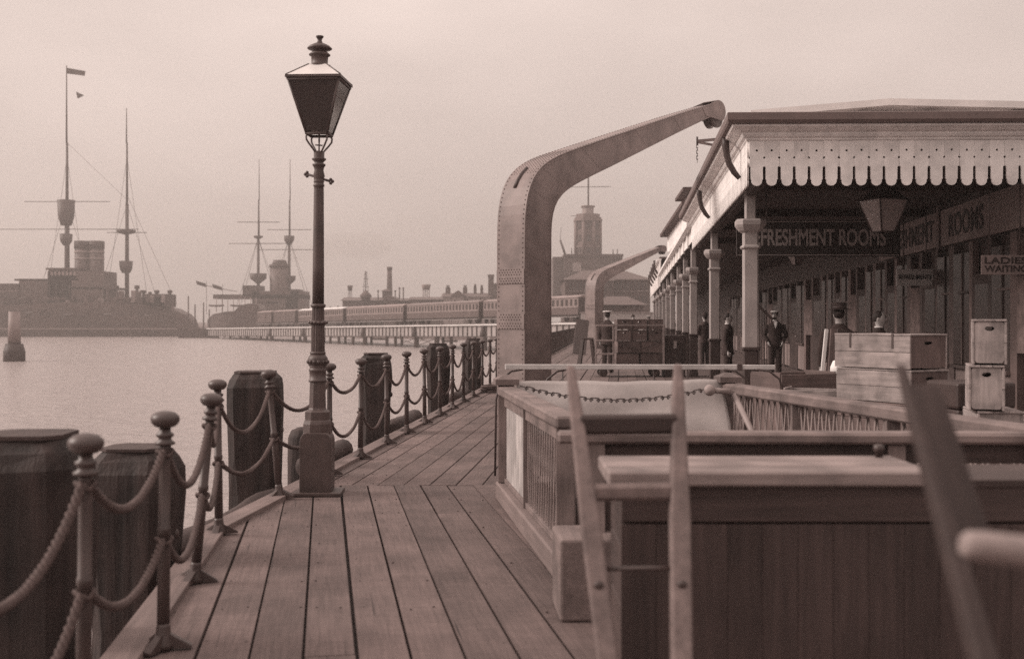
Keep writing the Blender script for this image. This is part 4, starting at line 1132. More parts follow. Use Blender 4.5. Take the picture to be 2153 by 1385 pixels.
# ------------------------------------------------------------------ station building under the canopy
stn = thing('station_building', 'dark panelled station front with pale pilasters and lettered fascia', 'building', (7.5, 20, 0))
YN, YF = 9.0, 92.0
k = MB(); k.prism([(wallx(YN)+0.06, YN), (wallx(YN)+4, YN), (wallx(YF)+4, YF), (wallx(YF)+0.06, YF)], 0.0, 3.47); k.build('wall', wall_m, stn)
MWl = Matrix((-al, Vector((0, 0, 1)), (-al).cross(Vector((0, 0, 1))))).transposed().to_4x4()
def wpt(y, z, out=0.0): return Vector((wallx(y)-out, y, z))
y = 9.4; i = 0; mods = []
while y < 60:
    st = 0.95 if y < 30 else 1.5
    mods.append((y, y+st)); y += st
for i, (a, b) in enumerate(mods):
    bar('pilaster', wpt(a, 0.0, 0.02), wpt(a, 2.70, 0.02), 0.14 if i % 2 else 0.10, 0.13 if i % 3 else 0.2, pilaster_m, stn, up=Vector((0, 1, 0)))
    kind = ('window', 'door', 'window', 'window', 'door', 'panel')[i % 6]
    m_ = (a+b)/2; wd = b-a-0.22
    if kind == 'window':
        w = bar('window', wpt(m_, 0.85, 0.0), wpt(m_, 2.55, 0.0), 0.11, wd, wallglass_m, stn, up=Vector((0, 1, 0)), bev=0.0)
        bar('window_mullion', wpt(m_, 0.85, 0.06), wpt(m_, 2.55, 0.06), 0.03, 0.03, pilaster_m, w, up=Vector((0, 1, 0)))
        bar('window_bar', wpt(a+0.1, 1.95, 0.06), wpt(b-0.1, 1.95, 0.06), 0.03, 0.035, pilaster_m, w)
        bar('sill', wpt(a+0.08, 0.82, 0.08), wpt(b-0.08, 0.82, 0.08), 0.12, 0.05, pilaster_m, w)
        for q in range(3):
            yy = a+0.14+q*wd/3
            bar('dado_board', wpt(yy+wd/6, 0.05, 0.02), wpt(yy+wd/6, 0.78, 0.02), 0.05, wd/3-0.02, mat('dado_wood', 0.20, 0.7, 0.25, WOODY, 0.3, 0.003, rnd=0.35), stn, up=Vector((0, 1, 0)))
    elif kind == 'door':
        w = bar('door', wpt(m_, 0.02, 0.0), wpt(m_, 2.2, 0.0), 0.10, wd, darkwood_m, stn, up=Vector((0, 1, 0)))
        bar('door_glass', wpt(m_, 1.1, 0.05), wpt(m_, 2.05, 0.05), 0.02, wd*0.62, wallglass_m, w, up=Vector((0, 1, 0)), bev=0)
        k = MB(); k.ball(wpt(a+0.22, 1.02, 0.09), 0.03, 8, 6); k.build('door_handle', letter_gold_m, w)
    else:
        bar('poster', wpt(m_, 1.1, 0.05), wpt(m_, 2.1, 0.05), 0.012, wd*0.8, mat('poster_paper', 0.16, 0.8, 0.6, (6, 6, 9), 0), stn, up=Vector((0, 1, 0)), bev=0)
bar('fascia_board', wpt(14.0, 3.02, 0.05), wpt(18.62, 3.02, 0.05), 0.05, 0.58, signwall_m, stn)
bar('fascia_board', wpt(18.80, 3.02, 0.05), wpt(23.3, 3.02, 0.05), 0.05, 0.58, signwall_m, stn)
bar('fascia_stile', wpt(18.71, 2.70, 0.075), wpt(18.71, 3.40, 0.075), 0.07, 0.11, pilaster_m, stn, up=Vector((0, 1, 0)))
def wall_text(txt, ya, yb, h, z, name='lettering'):
    me = text_mesh(txt, h/0.70, letter_dark_m, name, 0.003, 0.02, 1.06, width=(yb-ya))
    M = MWl.copy(); M.translation = wpt((ya+yb)/2, z, 0.081); put(me, name, stn, M)
wall_text('ROOMS', 16.35, 18.15, 0.34, 3.0); wall_text('REFRESHMENT', 19.02, 22.9, 0.34, 3.0)
# stair rail inside, far down the platform
sr = thing('stair_rail', 'sloping banister with thin balusters inside the station', 'railing', W(1600, HY, 38)-Vector((0, 0, CH)))
bar('handrail', W(1590, 638, 38), W(1625, 672, 38), 0.06, 0.08, pilaster_m, sr)
for q in range(7):
    p = W(1592+q*5, 641+q*4.8, 38); bar('baluster', p, up(p, 0.0), 0.03, 0.03, pilaster_m, sr)
# hanging signs
def hang_sign(label, xa, xb, y, zt, zb, bm, lines, lm, lh, rods=None, border=False, tw=None, tcx=None):
    t = thing('hanging_sign', label, 'sign', ((xa+xb)/2, y, zb))
    bar('board', (xa, y, (zt+zb)/2), (xb, y, (zt+zb)/2), 0.03, zt-zb, bm, t)
    M = Matrix((Vector((1, 0, 0)), Vector((0, 0, 1)), Vector((0, -1, 0)))).transposed().to_4x4()
    for j, tx in enumerate(lines):
        me = text_mesh(tx, lh/0.70, lm, 'lettering', 0.003, 0.022, 1.0, width=(tw or (xb-xa)*0.88))
        MM = M.copy(); MM.translation = Vector((tcx or (xa+xb)/2, y-0.018, (zt+zb)/2+((len(lines)-1)/2-j)*(zt-zb)*0.42)); put(me, 'lettering', t, MM)
    if border:
        for za in (zt-0.025, zb+0.025): bar('border', (xa+0.02, y-0.017, za), (xb-0.02, y-0.017, za), 0.006, 0.012, letter_gold_m, t, bev=0)
    for x in (rods or ()):
        k = MB(); k.tube([(x, y, zt), (x, y, 3.46)], 0.01, 6); k.build('hanger', iron_m, t)
    return t
sy = 17.5
hang_sign('long dark hanging sign lettered REFRESHMENT ROOMS across the platform', 3.44, 5.95, sy, 3.06, 2.50, mat('sign_dark', 0.028, 0.5, 0.15, (5, 5, 5), 0.1), ['REFRESHMENT ROOMS'], letter_gold_m, 0.245, (3.9, 5.5), True, tw=2.14, tcx=4.655)
hang_sign('small pale projecting sign lettered REFRESHMENTS', 6.50, 7.12, 19.3, 2.39, 2.11, mat('sign_shaded_pale', 0.55, 0.6, 0.1, (5, 5, 5), 0.1), ['REFRESHMENTS'], letter_dark_m, 0.075, (6.62, 7.0))
hang_sign('small pale projecting sign lettered LADIES WAITING', 6.0, 6.62, 14.6, 2.36, 2.11, mat('sign_cream', 0.20, 0.6, 0.12, (5, 5, 5), 0.1), ['LADIES', 'WAITING'], letter_dark_m, 0.08, (6.1, 6.5))
# hanging lanterns
def hanging_lantern(label, p, w, h, zc):
    t = thing('hanging_lantern', label, 'lantern', (p.x, p.y, p.z))
    a, b = w/2, w*0.22; z0, z1, z2 = p.z, p.z+h*0.66, p.z+h*0.86
    Rz = Matrix.Translation((p.x, p.y, 0)) @ Matrix.Rotation(R(20), 4, 'Z')
    cc = ((-1, -1), (1, -1), (1, 1), (-1, 1))
    k = MB()
    for sx, sy_ in cc: k.tube([Rz @ Vector((sx*b, sy_*b, z0)), Rz @ Vector((sx*a, sy_*a, z1)), Rz @ Vector((sx*b, sy_*b, z2))], 0.012, 6)
    for i in range(4):
        (sx, sy_), (tx, ty) = cc[i], cc[(i+1) % 4]
        for q, z in ((b, z0), (a, z1), (b, z2)): k.tube([Rz @ Vector((sx*q, sy_*q, z)), Rz @ Vector((tx*q, ty*q, z))], 0.011, 6)
    k.build('frame', black_m, t)
    for i in range(4):
        (sx, sy_), (tx, ty) = cc[i], cc[(i+1) % 4]
        k = MB(); k.add([Rz @ Vector((sx*b, sy_*b, z0+.01)), Rz @ Vector((tx*b, ty*b, z0+.01)), Rz @ Vector((tx*a, ty*a, z1-.01)), Rz @ Vector((sx*a, sy_*a, z1-.01))], [(0, 1, 2, 3)])
        o = k.build('pane', mat('frosted_pane', 0.30, 0.25, 0.25, (7, 7, 7), 0.05, spec=0.6), t); o.modifiers.new('s', 'SOLIDIFY').thickness = 0.003
        k = MB(); k.add([Rz @ Vector((sx*a, sy_*a, z1)), Rz @ Vector((tx*a, ty*a, z1)), Rz @ Vector((tx*b, ty*b, z2)), Rz @ Vector((sx*b, sy_*b, z2))], [(0, 1, 2, 3)])
        o = k.build('hood', black_m, t); o.modifiers.new('s', 'SOLIDIFY').thickness = 0.004
    k = MB(); k.lathe([(b*1.1, z2), (b*0.9, z2+0.05), (b*0.5, z2+0.06), (b*0.5, z2+0.10), (0.012, z2+0.11), (0.012, zc)], 12, (p.x, p.y, 0)); k.build('vent', black_m, t)
    return t
hanging_lantern('large glazed lantern hanging beside the REFRESHMENT ROOMS sign', W(1857, 488, 15.6), 0.46, 0.66, 3.46)
hanging_lantern('small dark lantern hanging far down the platform', W(1675, 557, 30), 0.40, 0.5, 3.46)

# ------------------------------------------------------------------ crates, trunks and trolleys on the platform
def bean(cx, cy, w, h):
    return [(cx+w*math.cos(a)*(1-0.18*max(0, math.sin(a))*abs(math.cos(a))), cy+h*math.sin(a)*(1-0.35*(math.sin(a) > 0)*(1-abs(math.cos(a))))) for a in [2*PI*i/18 for i in range(18)]]
def crate(label, loc, L, D, H, rz, m, nb=3, hole='slot', straps=False, group=None, lid=True, shaded_end=None):
    """loc = centre of the underside; long axis local x; handle holes in the x ends"""
    t = thing('crate', label, 'crate', loc, rz, group)
    Mt = wm(t); q = lambda x, y, z: Mt @ Vector((x, y, z))
    th = 0.018
    for s_ in (-1, 1):
        for i in range(nb):
            z0, z1 = 0.002+(H-0.02)*i/nb, 0.002+(H-0.02)*(i+1)/nb
            bar('side_board', q(-L/2, s_*(D/2-th/2), (z0+z1)/2), q(L/2, s_*(D/2-th/2), (z0+z1)/2), th, z1-z0-0.003, m, t, bev=0.003)
        em = shaded_end or m; key = ('crate_end', round(D, 3), round(H, 3), em.name, hole)
        if key not in BOXES:
            a, b = D/2-th-0.001, H-0.03
            out = [(-a, 0.0), (a, 0.0), (a, b), (-a, b)]
            if hole == 'bean':
                r_ = 0.03; out = []
                for cx_, cy_, a0 in ((a-r_, r_, -PI/2), (a-r_, b-r_, 0), (-a+r_, b-r_, PI/2), (-a+r_, r_, PI)):
                    out += [(cx_+r_*math.cos(a0+PI/2*i/4), cy_+r_*math.sin(a0+PI/2*i/4)) for i in range(5)]
                hl = bean(0.0, H*0.76, 0.034, 0.020)
            else:
                hl = [(x*1.0, y) for x, y in bean(0, H*0.70, 0.055, 0.018)]
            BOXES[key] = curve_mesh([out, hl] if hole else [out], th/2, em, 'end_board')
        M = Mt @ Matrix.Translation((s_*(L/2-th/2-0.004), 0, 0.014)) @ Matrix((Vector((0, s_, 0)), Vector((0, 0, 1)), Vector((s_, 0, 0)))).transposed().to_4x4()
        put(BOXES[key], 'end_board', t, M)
    k = MB(); k.box(-L/2+th, L/2-th, -D/2+th, D/2-th, 0.012, 0.025); k.build('bottom_board', m, t, world=False)
    if lid:
        nl_ = 3
        for i in range(nl_):
            yy = -D/2+D*(i+0.5)/nl_
            bar('lid_board', q(-L/2-0.006, yy, H-0.009), q(L/2+0.006, yy, H-0.009), D/nl_-0.003, 0.016, m, t, bev=0.003)
    if straps:
        for x in (-L*0.28, L*0.28):
            bar('hinge_strap', q(x, -D/2-0.003, H-0.13), q(x, -D/2-0.003, H), 0.02, 0.005, iron_m, t, up=(Mt.to_3x3() @ Vector((0, 1, 0))), bev=0)
            bar('lid_strap', q(x, -D/2, H+0.004), q(x, D/2, H+0.004), 0.02, 0.006, iron_m, t, bev=0)
    return t
def platform_trolley(label, loc, L, D, zt, rz, racks=False):
    t = thing('platform_trolley', label, 'trolley', loc, rz)
    Mt = wm(t); q = lambda x, y, z: Mt @ Vector((x, y, z))
    n = 5
    for i in range(n):
        yy = -D/2+D*(i+0.5)/n; bar('deck_board', q(-L/2, yy, zt-0.02), q(L/2, yy, zt-0.02), D/n-0.006, 0.035, brownwood_m, t)
    for x in (-L*0.42, 0, L*0.42): bar('bearer', q(x, -D/2, zt-0.07), q(x, D/2, zt-0.07), 0.07, 0.06, darkwood_m, t)
    r = (zt-0.10)/2+0.012
    for x in (-L*0.36, L*0.36):
        for s_ in (-1, 1):
            w = MB(); w.lathe([(0.02, -0.03), (r*0.8, -0.028), (r, -0.022), (r, 0.022), (r*0.8, 0.028), (0.02, 0.03)], 16, M=Mt @ Matrix.Translation((x, s_*D*0.40, r)) @ Matrix.Rotation(PI/2, 4, 'X')); w.build('wheel', iron_m, t)
    return t
# stack beside the stairwell: light long sides, handled ends coloured darker for their shade
ca_ = R(-60.6); cc_ = Vector((3.49, 10.50, 0))
platform_trolley('low trolley under the strapped pale crates', (cc_.x, cc_.y, 0), 1.0, 0.62, 0.19, ca_)
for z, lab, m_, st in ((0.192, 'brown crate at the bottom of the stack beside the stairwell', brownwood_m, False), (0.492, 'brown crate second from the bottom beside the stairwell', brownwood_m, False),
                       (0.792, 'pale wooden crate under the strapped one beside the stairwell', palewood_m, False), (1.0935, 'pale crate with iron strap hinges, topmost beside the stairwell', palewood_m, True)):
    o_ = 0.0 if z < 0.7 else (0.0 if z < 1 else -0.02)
    crate(lab, (cc_.x+o_*0.5, cc_.y-o_, z), 0.88, 0.49, 0.298 if z < 1 else 0.315, ca_+(0.02 if z > 1 else 0), m_, 2, 'slot', st, 'crates stacked by the stairwell', shaded_end=brownwood_m)
# right-hand stack with bean-shaped hand holes
for z, lab, dx, dy in ((0.0, 'brown box at the foot of the tall stack of hand-holed crates', 0.02, 0.0), (0.50, 'pale box under the two hand-holed crates', 0.03, 0.0)):
    crate(lab, (3.70+dx, 8.85, z), 0.52, 0.34, 0.498 if z == 0 else 0.345, R(-100), brownwood_m if z == 0 else palewood_m, 2, 'slot')
crate('upright pale crate with a bean-shaped hand hole, lower of the pair', (3.655, 8.83, 0.847), 0.5, 0.255, 0.345, R(-109), palewood_m, 2, 'bean', group='upright hand-holed crates')
crate('upright pale crate with a bean-shaped hand hole, topmost of the pair', (3.690, 8.84, 1.194), 0.5, 0.245, 0.345, R(-111), palewood_m, 2, 'bean', group='upright hand-holed crates')
def trunk(label, x, y, w, d, h, rz=0.0, m=None):
    t = thing('trunk', label, 'trunk', (x, y, 0), rz); Mt = wm(t); q = lambda a, b, c: Mt @ Vector((a, b, c))
    k = MB(); k.box(-w/2, w/2, -d/2, d/2, 0.0, h*0.78); k.build('body', m or black_m, t, world=False, bevel=0.02)
    k = MB(); k.box(-w/2-0.01, w/2+0.01, -d/2-0.01, d/2+0.01, h*0.785, h); k.build('lid', m or black_m, t, world=False, bevel=0.025)
    for x_ in (-w*0.3, w*0.3): bar('slat', q(x_, -d/2-0.006, 0.03), q(x_, -d/2-0.006, h*0.97), 0.05, 0.012, darkwood_m, t, up=Vector((0, 1, 0)))
    k = MB(); k.box(-0.04, 0.04, -d/2-0.022, -d/2-0.011, h*0.68, h*0.86); k.build('lock', letter_gold_m, t, world=False)
    return t
trunk('tall black trunk between the strapped crates and the hand-holed crates', 3.86, 9.62, 0.5, 0.5, 1.02, 0.15)
trunk('black travelling trunk beside the trolley of crates', 4.38, 31.0, 0.55, 0.7, 1.12, 0.0)
# open trays on boxes behind the lattice rail
def tray(label, loc, L, D, H, rz, m):
    t = thing('open_tray', label, 'tray', loc, rz, 'open wooden trays'); Mt = wm(t); q = lambda x, y, z: Mt @ Vector((x, y, z))
    for s_ in (-1, 1):
        bar('side_board', q(-L/2, s_*D/2, H/2), q(L/2, s_*D/2, H/2), 0.018, H, m, t); bar('end_board', q(s_*L/2, -D/2+0.012, H/2+0.01), q(s_*L/2, D/2-0.012, H/2+0.01), 0.018, H+0.02, m, t)
    k = MB(); k.box(-L/2+0.01, L/2-0.01, -D/2+0.01, D/2-0.01, 0.001, 0.016); k.build('bottom_board', darkwood_m, t, world=False)
    for x in (-L/6, L/6): bar('divider', q(x, -D/2+0.01, H*0.45), q(x, D/2-0.01, H*0.45), 0.012, H*0.8, m, t)
    return t
for px, d, L, D, H, rz, lab, z, lab2 in ((1668, 12.6, 0.78, 0.5, 0.17, R(28), 'open divided wooden tray on a box behind the lattice rail', 0.775, 'plain brown box under the open divided tray'),
                                   (1725, 11.7, 0.66, 0.42, 0.10, R(-24), 'shallow pale open tray on a box next to the crate stack', 0.72, 'plain brown box under the shallow pale tray')):
    p = W(px, HY, d)
    crate(lab2, (p.x, p.y, 0.0), L*0.95, D*0.95, z-0.003, rz, brownwood_m, 4, None)
    tray(lab, (p.x, p.y, z), L, D, H, rz, palewood_m if H < 0.12 else brownwood_m)
# loaded trolley in the middle of the deck
TY = 31.0
tro = platform_trolley('long platform trolley loaded with crates, a rack at its end', (3.15, TY, 0), 1.95, 0.95, 0.31, 0.0)
for x in (2.25, 2.72):
    bar('rack_post', (x, TY-0.42, 0.312), (x, TY-0.42, 1.40), 0.05, 0.05, mat('rack_wood', 0.26, 0.7, 0.2, WOODY, 0.2, rnd=0.2), tro, up=Vector((0, 1, 0)))
for z in (0.34, 0.62, 0.98, 1.38): bar('rack_bar', (2.25, TY-0.46, z), (2.72, TY-0.46, z), 0.03, 0.045, mat('rack_wood', 0.26), tro)
bar('rack_bar', (2.72, TY-0.46, 1.385), (4.08, TY-0.46, 1.385), 0.03, 0.04, mat('rack_wood', 0.26), tro)
bar('rack_post', (4.06, TY-0.46, 0.312), (4.06, TY-0.46, 1.41), 0.05, 0.05, mat('rack_wood', 0.26), tro, up=Vector((0, 1, 0)))
rows = ((0.312, 2, 0.325, 'large crate in the bottom row of the trolley load'), (0.640, 2, 0.325, 'large crate in the second row of the trolley load'), (0.968, 3, 0.29, 'hand-holed crate in the third row of the trolley load'), (1.262, 3, 0.29, 'hand-holed crate in the top row of the trolley load'))
for z, n_, h, lab in rows:
    for i in range(n_):
        w_ = 1.28/n_
        pos_ = ('beside the rack', 'beside the black trunk') if n_ == 2 else ('beside the rack', 'in the middle', 'beside the black trunk')
        crate(lab+', '+pos_[i], (2.80+w_*(i+0.5)+random.uniform(-.01, .01), TY-0.02+random.uniform(-.03, .03), z), 0.74, w_-0.03, h-0.004, R(-90)+random.uniform(-.03, .03), brownwood_m, 2, 'slot' if n_ == 3 else None, False, 'crates loaded on the platform trolley')
bar('stay', (2.82, TY-0.47, 0.95), (3.4, TY-0.47, 0.72), 0.012, 0.03, iron_m, tro, bev=0); bar('stay', (3.4, TY-0.48, 0.72), (4.0, TY-0.48, 0.95), 0.012, 0.03, iron_m, tro, bev=0)
# leaning boards and a trestle near the far crane
t = thing('notice_board', 'black notice board leaning back beside the far crane', 'board', (2.75, 50, 0))
a, b = W(1226, 672, 51), W(1218, 742, 50); b.z = 0.02
bar('panel', b, a, 0.55, 0.04, black_m, t, up=Vector((0, 1, 0))); bar('edge_strip', b+Vector((-0.3, -0.03, 0)), a+Vector((-0.3, -0.03, 0)), 0.03, 0.04, pilaster_m, t, up=Vector((0, 1, 0)))
bar('prop', a+Vector((0, 0.03, -0.1)), Vector((a.x, a.y+0.5, 0.0)), 0.05, 0.05, darkwood_m, t)
t = thing('trestle', 'dark splay-legged trestle with a pale top near the trolley', 'trestle', (2.55, 39, 0))
bar('top_rail', (2.38, 39, 0.88), (2.78, 39, 0.88), 0.14, 0.07, pilaster_m, t)
for x, s_ in ((2.42, -1), (2.72, 1)):
    for sy_ in (-1, 1): bar('leg', (x, 39+sy_*0.05, 0.85), (x+s_*0.12, 39+sy_*0.25, 0.0), 0.11, 0.09, darkwood_m, t)
# planks leaning by the waiting people, and a canvas bag
for px, px2, d, m_, lab in ((1738, 1716, 15.2, farpaint_m, 'narrow white-edged plank leaning by the waiting people'), (1752, 1738, 15.1, brownwood_m, 'brown plank leaning by the waiting people, second from the white one'), (1766, 1750, 15.3, darkwood_m, 'dark plank leaning by the waiting people, farthest from the white one')):
    a, b = W(px, 692, d+0.35), W(px2, 805, d); b.z = 0.0
    k = MB(); M = frame_from(b, a, Vector((0, 1, 0))); L = (a-b).length
    o = put(boxmesh(0.075 if m_ is not farpaint_m else 0.05, L, 0.03, m_), 'leaning_plank', None, M); tag(o, lab, 'plank')
p = W(1764, HY, 13.4)
t = thing('canvas_bag', 'pale canvas bag with a white flap beside the crate stack', 'bag', (p.x, p.y, 0.62))
k = MB(); k.lathe([(0.05, 0.0), (0.09, 0.03), (0.10, 0.20), (0.085, 0.36), (0.03, 0.42)], 14); k.build('body', canvas_m, t, world=False)
k = MB(); k.lathe([(0.105, 0.28), (0.10, 0.36), (0.07, 0.43), (0.01, 0.455)], 14); k.build('flap', linen_m, t, world=False)
k = MB(); k.box(-0.16, 0.16, -0.16, 0.16, -0.62, -0.003); k.build('stand', darkwood_m, t, world=False)

# ------------------------------------------------------------------ people
def remesh(mb, voxel, it=2):
    me = mb.mesh('tmp'); ob = bpy.data.objects.new('tmp', me); COL.objects.link(ob)
    r = ob.modifiers.new('r', 'REMESH'); r.mode = 'VOXEL'; r.voxel_size = voxel; r.use_smooth_shade = True
    s_ = ob.modifiers.new('s', 'SMOOTH'); s_.iterations = it; s_.factor = 0.5
    bpy.context.view_layer.update()
    out = bpy.data.meshes.new_from_object(ob.evaluated_get(bpy.context.evaluated_depsgraph_get()))
    bpy.data.objects.remove(ob); bpy.data.meshes.remove(me)
    out.polygons.foreach_set('use_smooth', [True]*len(out.polygons))
    return out
def rings(k, lv, n=16):
    vs, fs = [], []
    for z, rx, ry, cy in lv:
        for q in range(n): vs.append((rx*math.cos(2*PI*q/n), cy+ry*math.sin(2*PI*q/n), z))
    for i in range(len(lv)-1):
        for q in range(n): fs.append((i*n+q, i*n+(q+1) % n, (i+1)*n+(q+1) % n, (i+1)*n+q))
    fs += [tuple(range(n-1, -1, -1)), tuple((len(lv)-1)*n+q for q in range(n))]
    k.add(vs, fs, True)
ARM = {'down': [((.20, 0, 1.405), (.245, .02, 1.13), (.255, -.05, .885))]*2,
       'pocket': [((.20, 0, 1.405), (.285, .05, 1.13), (.19, -.11, .93))]*2,
       'forward': [((.20, 0, 1.405), (.25, -.03, 1.13), (.16, -.26, 1.02))]*2}
def person(label, loc, h, face, pose='down', coat=None, legs=None, hat='cap', woman=False, collar=False, head_turn=0.0, beard=False):
    t = thing('person', label, 'person', loc, face)
    s_ = h/1.75; coat = coat or coat_m; legs = legs or coat_m
    Sc = Matrix.Diagonal((s_, s_, s_, 1))
    tilt = Matrix.Translation((0, 0, 1.56)) @ Matrix.Rotation(head_turn, 4, 'Z') @ Matrix.Translation((0, 0, -1.56))
    arms = ARM[pose]
    def fin(me, name, m):
        me.materials.clear(); me.materials.append(m); me.name = name
        me.transform(Sc); put(me, name, t, wm(t))
    b = MB()
    rings(b, [(.86, .15, .10, 0), (1.0, .15, .105, 0), (1.14, .14, .10, 0), (1.30, .165, .11, 0), (1.40, .17, .10, 0), (1.46, .10, .07, 0), (1.50, .055, .055, 0), (1.58, .052, .055, -.005)])
    b.ball((0, -.012, 1.655), 1, 16, 12, (.074, .094, .112), None)
    hd = MB(); hd.ball((0, -.012, 1.655), 1, 18, 14, (.074, .094, .112)); hd.ball((0, -.045, 1.585), 1, 10, 8, (.045, .05, .04))
    hd.ball((0, -.108, 1.645), 1, 8, 6, (.014, .022, .026))
    for sx in (-1, 1): hd.ball((sx*.076, .0, 1.65), 1, 8, 6, (.010, .02, .03))
    b.v += [tilt @ p for p in hd.v]; off = len(b.v)-len(hd.v); b.f += [tuple(i+off for i in f) for f in hd.f]; b.sm += hd.sm
    for sx, (sh, el, wr) in zip((-1, 1), arms):
        S3 = lambda p: Vector((sx*p[0], p[1], p[2]))
        sh, el, wr = S3(sh), S3(el), S3(wr)
        b.tube([sh, sh.lerp(el, .5), el, el.lerp(wr, .5), wr], [.05, .046, .040, .036, .027], 10)
        d = (wr-el).normalized(); pal = wr+d*.05
        b.ball(pal, 1, 10, 8, (.026, .040, .050))
        b.tube([sx*Vector((.09, 0, 0))+Vector((0, 0, .92)), sx*Vector((.095, 0, 0))+Vector((0, -.01, .5)), sx*Vector((.10, 0, 0))+Vector((0, .01, .08))], [.085, .058, .042], 10)
        b.ball((sx*.105, -.05, .045), 1, 10, 8, (.045, .12, .042))
    body = remesh(b, .016, 3)
    fg = MB()
    for sx, (sh, el, wr) in zip((-1, 1), arms):                     # five fingers rooted in each palm
        wr, el = Vector((sx*wr[0], wr[1], wr[2])), Vector((sx*el[0], el[1], el[2]))
        d = (wr-el).normalized(); pal = wr+d*.06; side = Vector((0, 1, 0)) if abs(d.y) < .8 else Vector((1, 0, 0)); cu = Vector((-sx, 0, 0))
        for i, L in enumerate((.062, .074, .070, .055)):
            o_ = pal+side*(.027-.018*i)
            fg.tube([o_, o_+d*.03+cu*.004, o_+d*L*.8+cu*.016, o_+d*L+cu*.03], [.009, .0088, .008, .006], 6)
        o_ = wr+d*.02-side*.02-cu*.0
        fg.tube([o_, o_-side*.028+d*.02, o_-side*.034+d*.05+cu*.01], [.011, .010, .008], 6)
    bm = bmesh.new(); bm.from_mesh(body); tmp = fg.mesh('f'); bm.from_mesh(tmp); bm.to_mesh(body); bm.free(); bpy.data.meshes.remove(tmp)
    body.polygons.foreach_set('use_smooth', [True]*len(body.polygons))
    fin(body, 'body', skin_m)
    c = MB()
    hem = 0.80 if not woman else 0.96
    rings(c, [(hem, .20, .145, .0), (1.0, .178, .13, 0), (1.14, .168, .125, 0), (1.30, .195, .135, 0), (1.40, .205, .125, 0), (1.455, .14, .09, 0), (1.505, .075, .075, 0), (1.525, .07, .07, 0)])
    for sx, (sh, el, wr) in zip((-1, 1), arms):
        S3 = lambda p: Vector((sx*p[0], p[1], p[2])); sh, el, wr = S3(sh), S3(el), S3(wr)
        c.tube([sh*1.0, sh.lerp(el, .5), el, el.lerp(wr, .5), el.lerp(wr, .95)], [.072, .066, .060, .054, .047], 10)
    fin(remesh(c, .02, 3), 'coat', coat)
    l_ = MB()
    if woman:
        rings(l_, [(.03, .34, .34, .04), (.25, .29, .29, .03), (.6, .22, .20, .01), (.9, .18, .15, 0), (1.02, .15, .12, 0)]); fin(remesh(l_, .025, 2), 'skirt', legs)
    else:
        for sx in (-1, 1): l_.tube([(sx*.088, 0, .93), (sx*.095, -.01, .5), (sx*.10, .01, .10), (sx*.10, 0, .06)], [.105, .082, .070, .072], 10)
        fin(remesh(l_, .02, 2), 'trousers', legs)
    bt = MB()
    for sx in (-1, 1): bt.ball((sx*.105, -.055, .05), 1, 12, 8, (.052, .135, .05))
    me = bt.mesh('boots'); fin(me, 'boots', black_m)
    def headpart(mb_, name, m):
        mb_.v = [tilt @ p for p in mb_.v]; fin(mb_.mesh(name), name, m)
    hr = MB(); hr.ball((0, .008, 1.675), 1, 16, 10, (.081, .094, .100))
    if woman: hr.ball((0, .085, 1.67), .045)
    headpart(hr, 'hair', hair_m)
    ey = MB()
    for sx in (-1, 1): ey.ball((sx*.03, -.100, 1.662), .009, 8, 6); ey.tube([(sx*.015, -.104, 1.682), (sx*.045, -.094, 1.682)], .005, 5)
    ey.tube([(-.022, -.098, 1.598), (.022, -.098, 1.598)], .005, 5)
    headpart(ey, 'eyes_and_mouth', hair_m)
    if beard:
        bd = MB(); bd.ball((0, -.065, 1.585), 1, 10, 8, (.055, .05, .045)); headpart(bd, 'beard', hair_m)
    if collar:
        k = MB(); k.add([(-.05, -.093, 1.50), (.05, -.093, 1.50), (.0, -.142, 1.30), (-.03, -.125, 1.40), (.03, -.125, 1.40)], [(0, 3, 2, 4, 1)])
        k.add([(-.05, -.10, 1.50), (.05, -.10, 1.50), (.0, -.149, 1.30), (-.03, -.135, 1.40), (.03, -.135, 1.40)], [(1, 4, 2, 3, 0)]); fin(k.mesh('shirt_front'), 'shirt_front', linen_m)
        k = MB(); k.lathe([(.066, 1.50), (.066, 1.535)], 14); fin(k.mesh('collar'), 'collar', linen_m)
    if hat == 'sailor':
        k = MB(); k.lathe([(.084, 1.70), (.086, 1.735), (.09, 1.74)], 20, (0, .0, 0)); headpart(k, 'cap_band', coat_m)
        k = MB(); k.lathe([(.09, 1.738), (.135, 1.755), (.14, 1.765), (.125, 1.775), (.02, 1.78)], 20, (0, 0, 0)); headpart(k, 'cap_top', linen_m)
    elif hat == 'peaked':
        k = MB(); k.lathe([(.086, 1.705), (.088, 1.74), (.09, 1.742)], 20); k.prism([(-.07, -.05), (-.06, -.115), (0, -.15), (.06, -.115), (.07, -.05)], 1.700, 1.708); headpart(k, 'cap_band', coat_m)
        k = MB(); k.lathe([(.09, 1.741), (.125, 1.755), (.12, 1.772), (.03, 1.785)], 20); headpart(k, 'cap_top', linen_m)
    elif hat == 'boater':
        k = MB(); k.lathe([(.02, 1.722), (.17, 1.725), (.17, 1.735), (.09, 1.738), (.088, 1.82), (.02, 1.828)], 20); headpart(k, 'straw_hat', coat_m)
        k = MB(); k.lathe([(.092, 1.742), (.092, 1.768), (.089, 1.77)], 20); headpart(k, 'hat_ribbon', pilaster_m)
        k = MB()
        for q in range(7): k.ball((.06*math.cos(q), .07*math.sin(q)-.02, 1.80), .035, 8, 6)
        headpart(k, 'hat_trimming', coat_m)
    elif hat == 'bowler':
        k = MB(); k.lathe([(.02, 1.715), (.12, 1.718), (.125, 1.73), (.088, 1.728), (.085, 1.79), (.06, 1.825), (.02, 1.835)], 18); headpart(k, 'bowler_hat', coat_m)
    return t
def at(px, d): return ((px-CX)/F*d, d, 0.0)
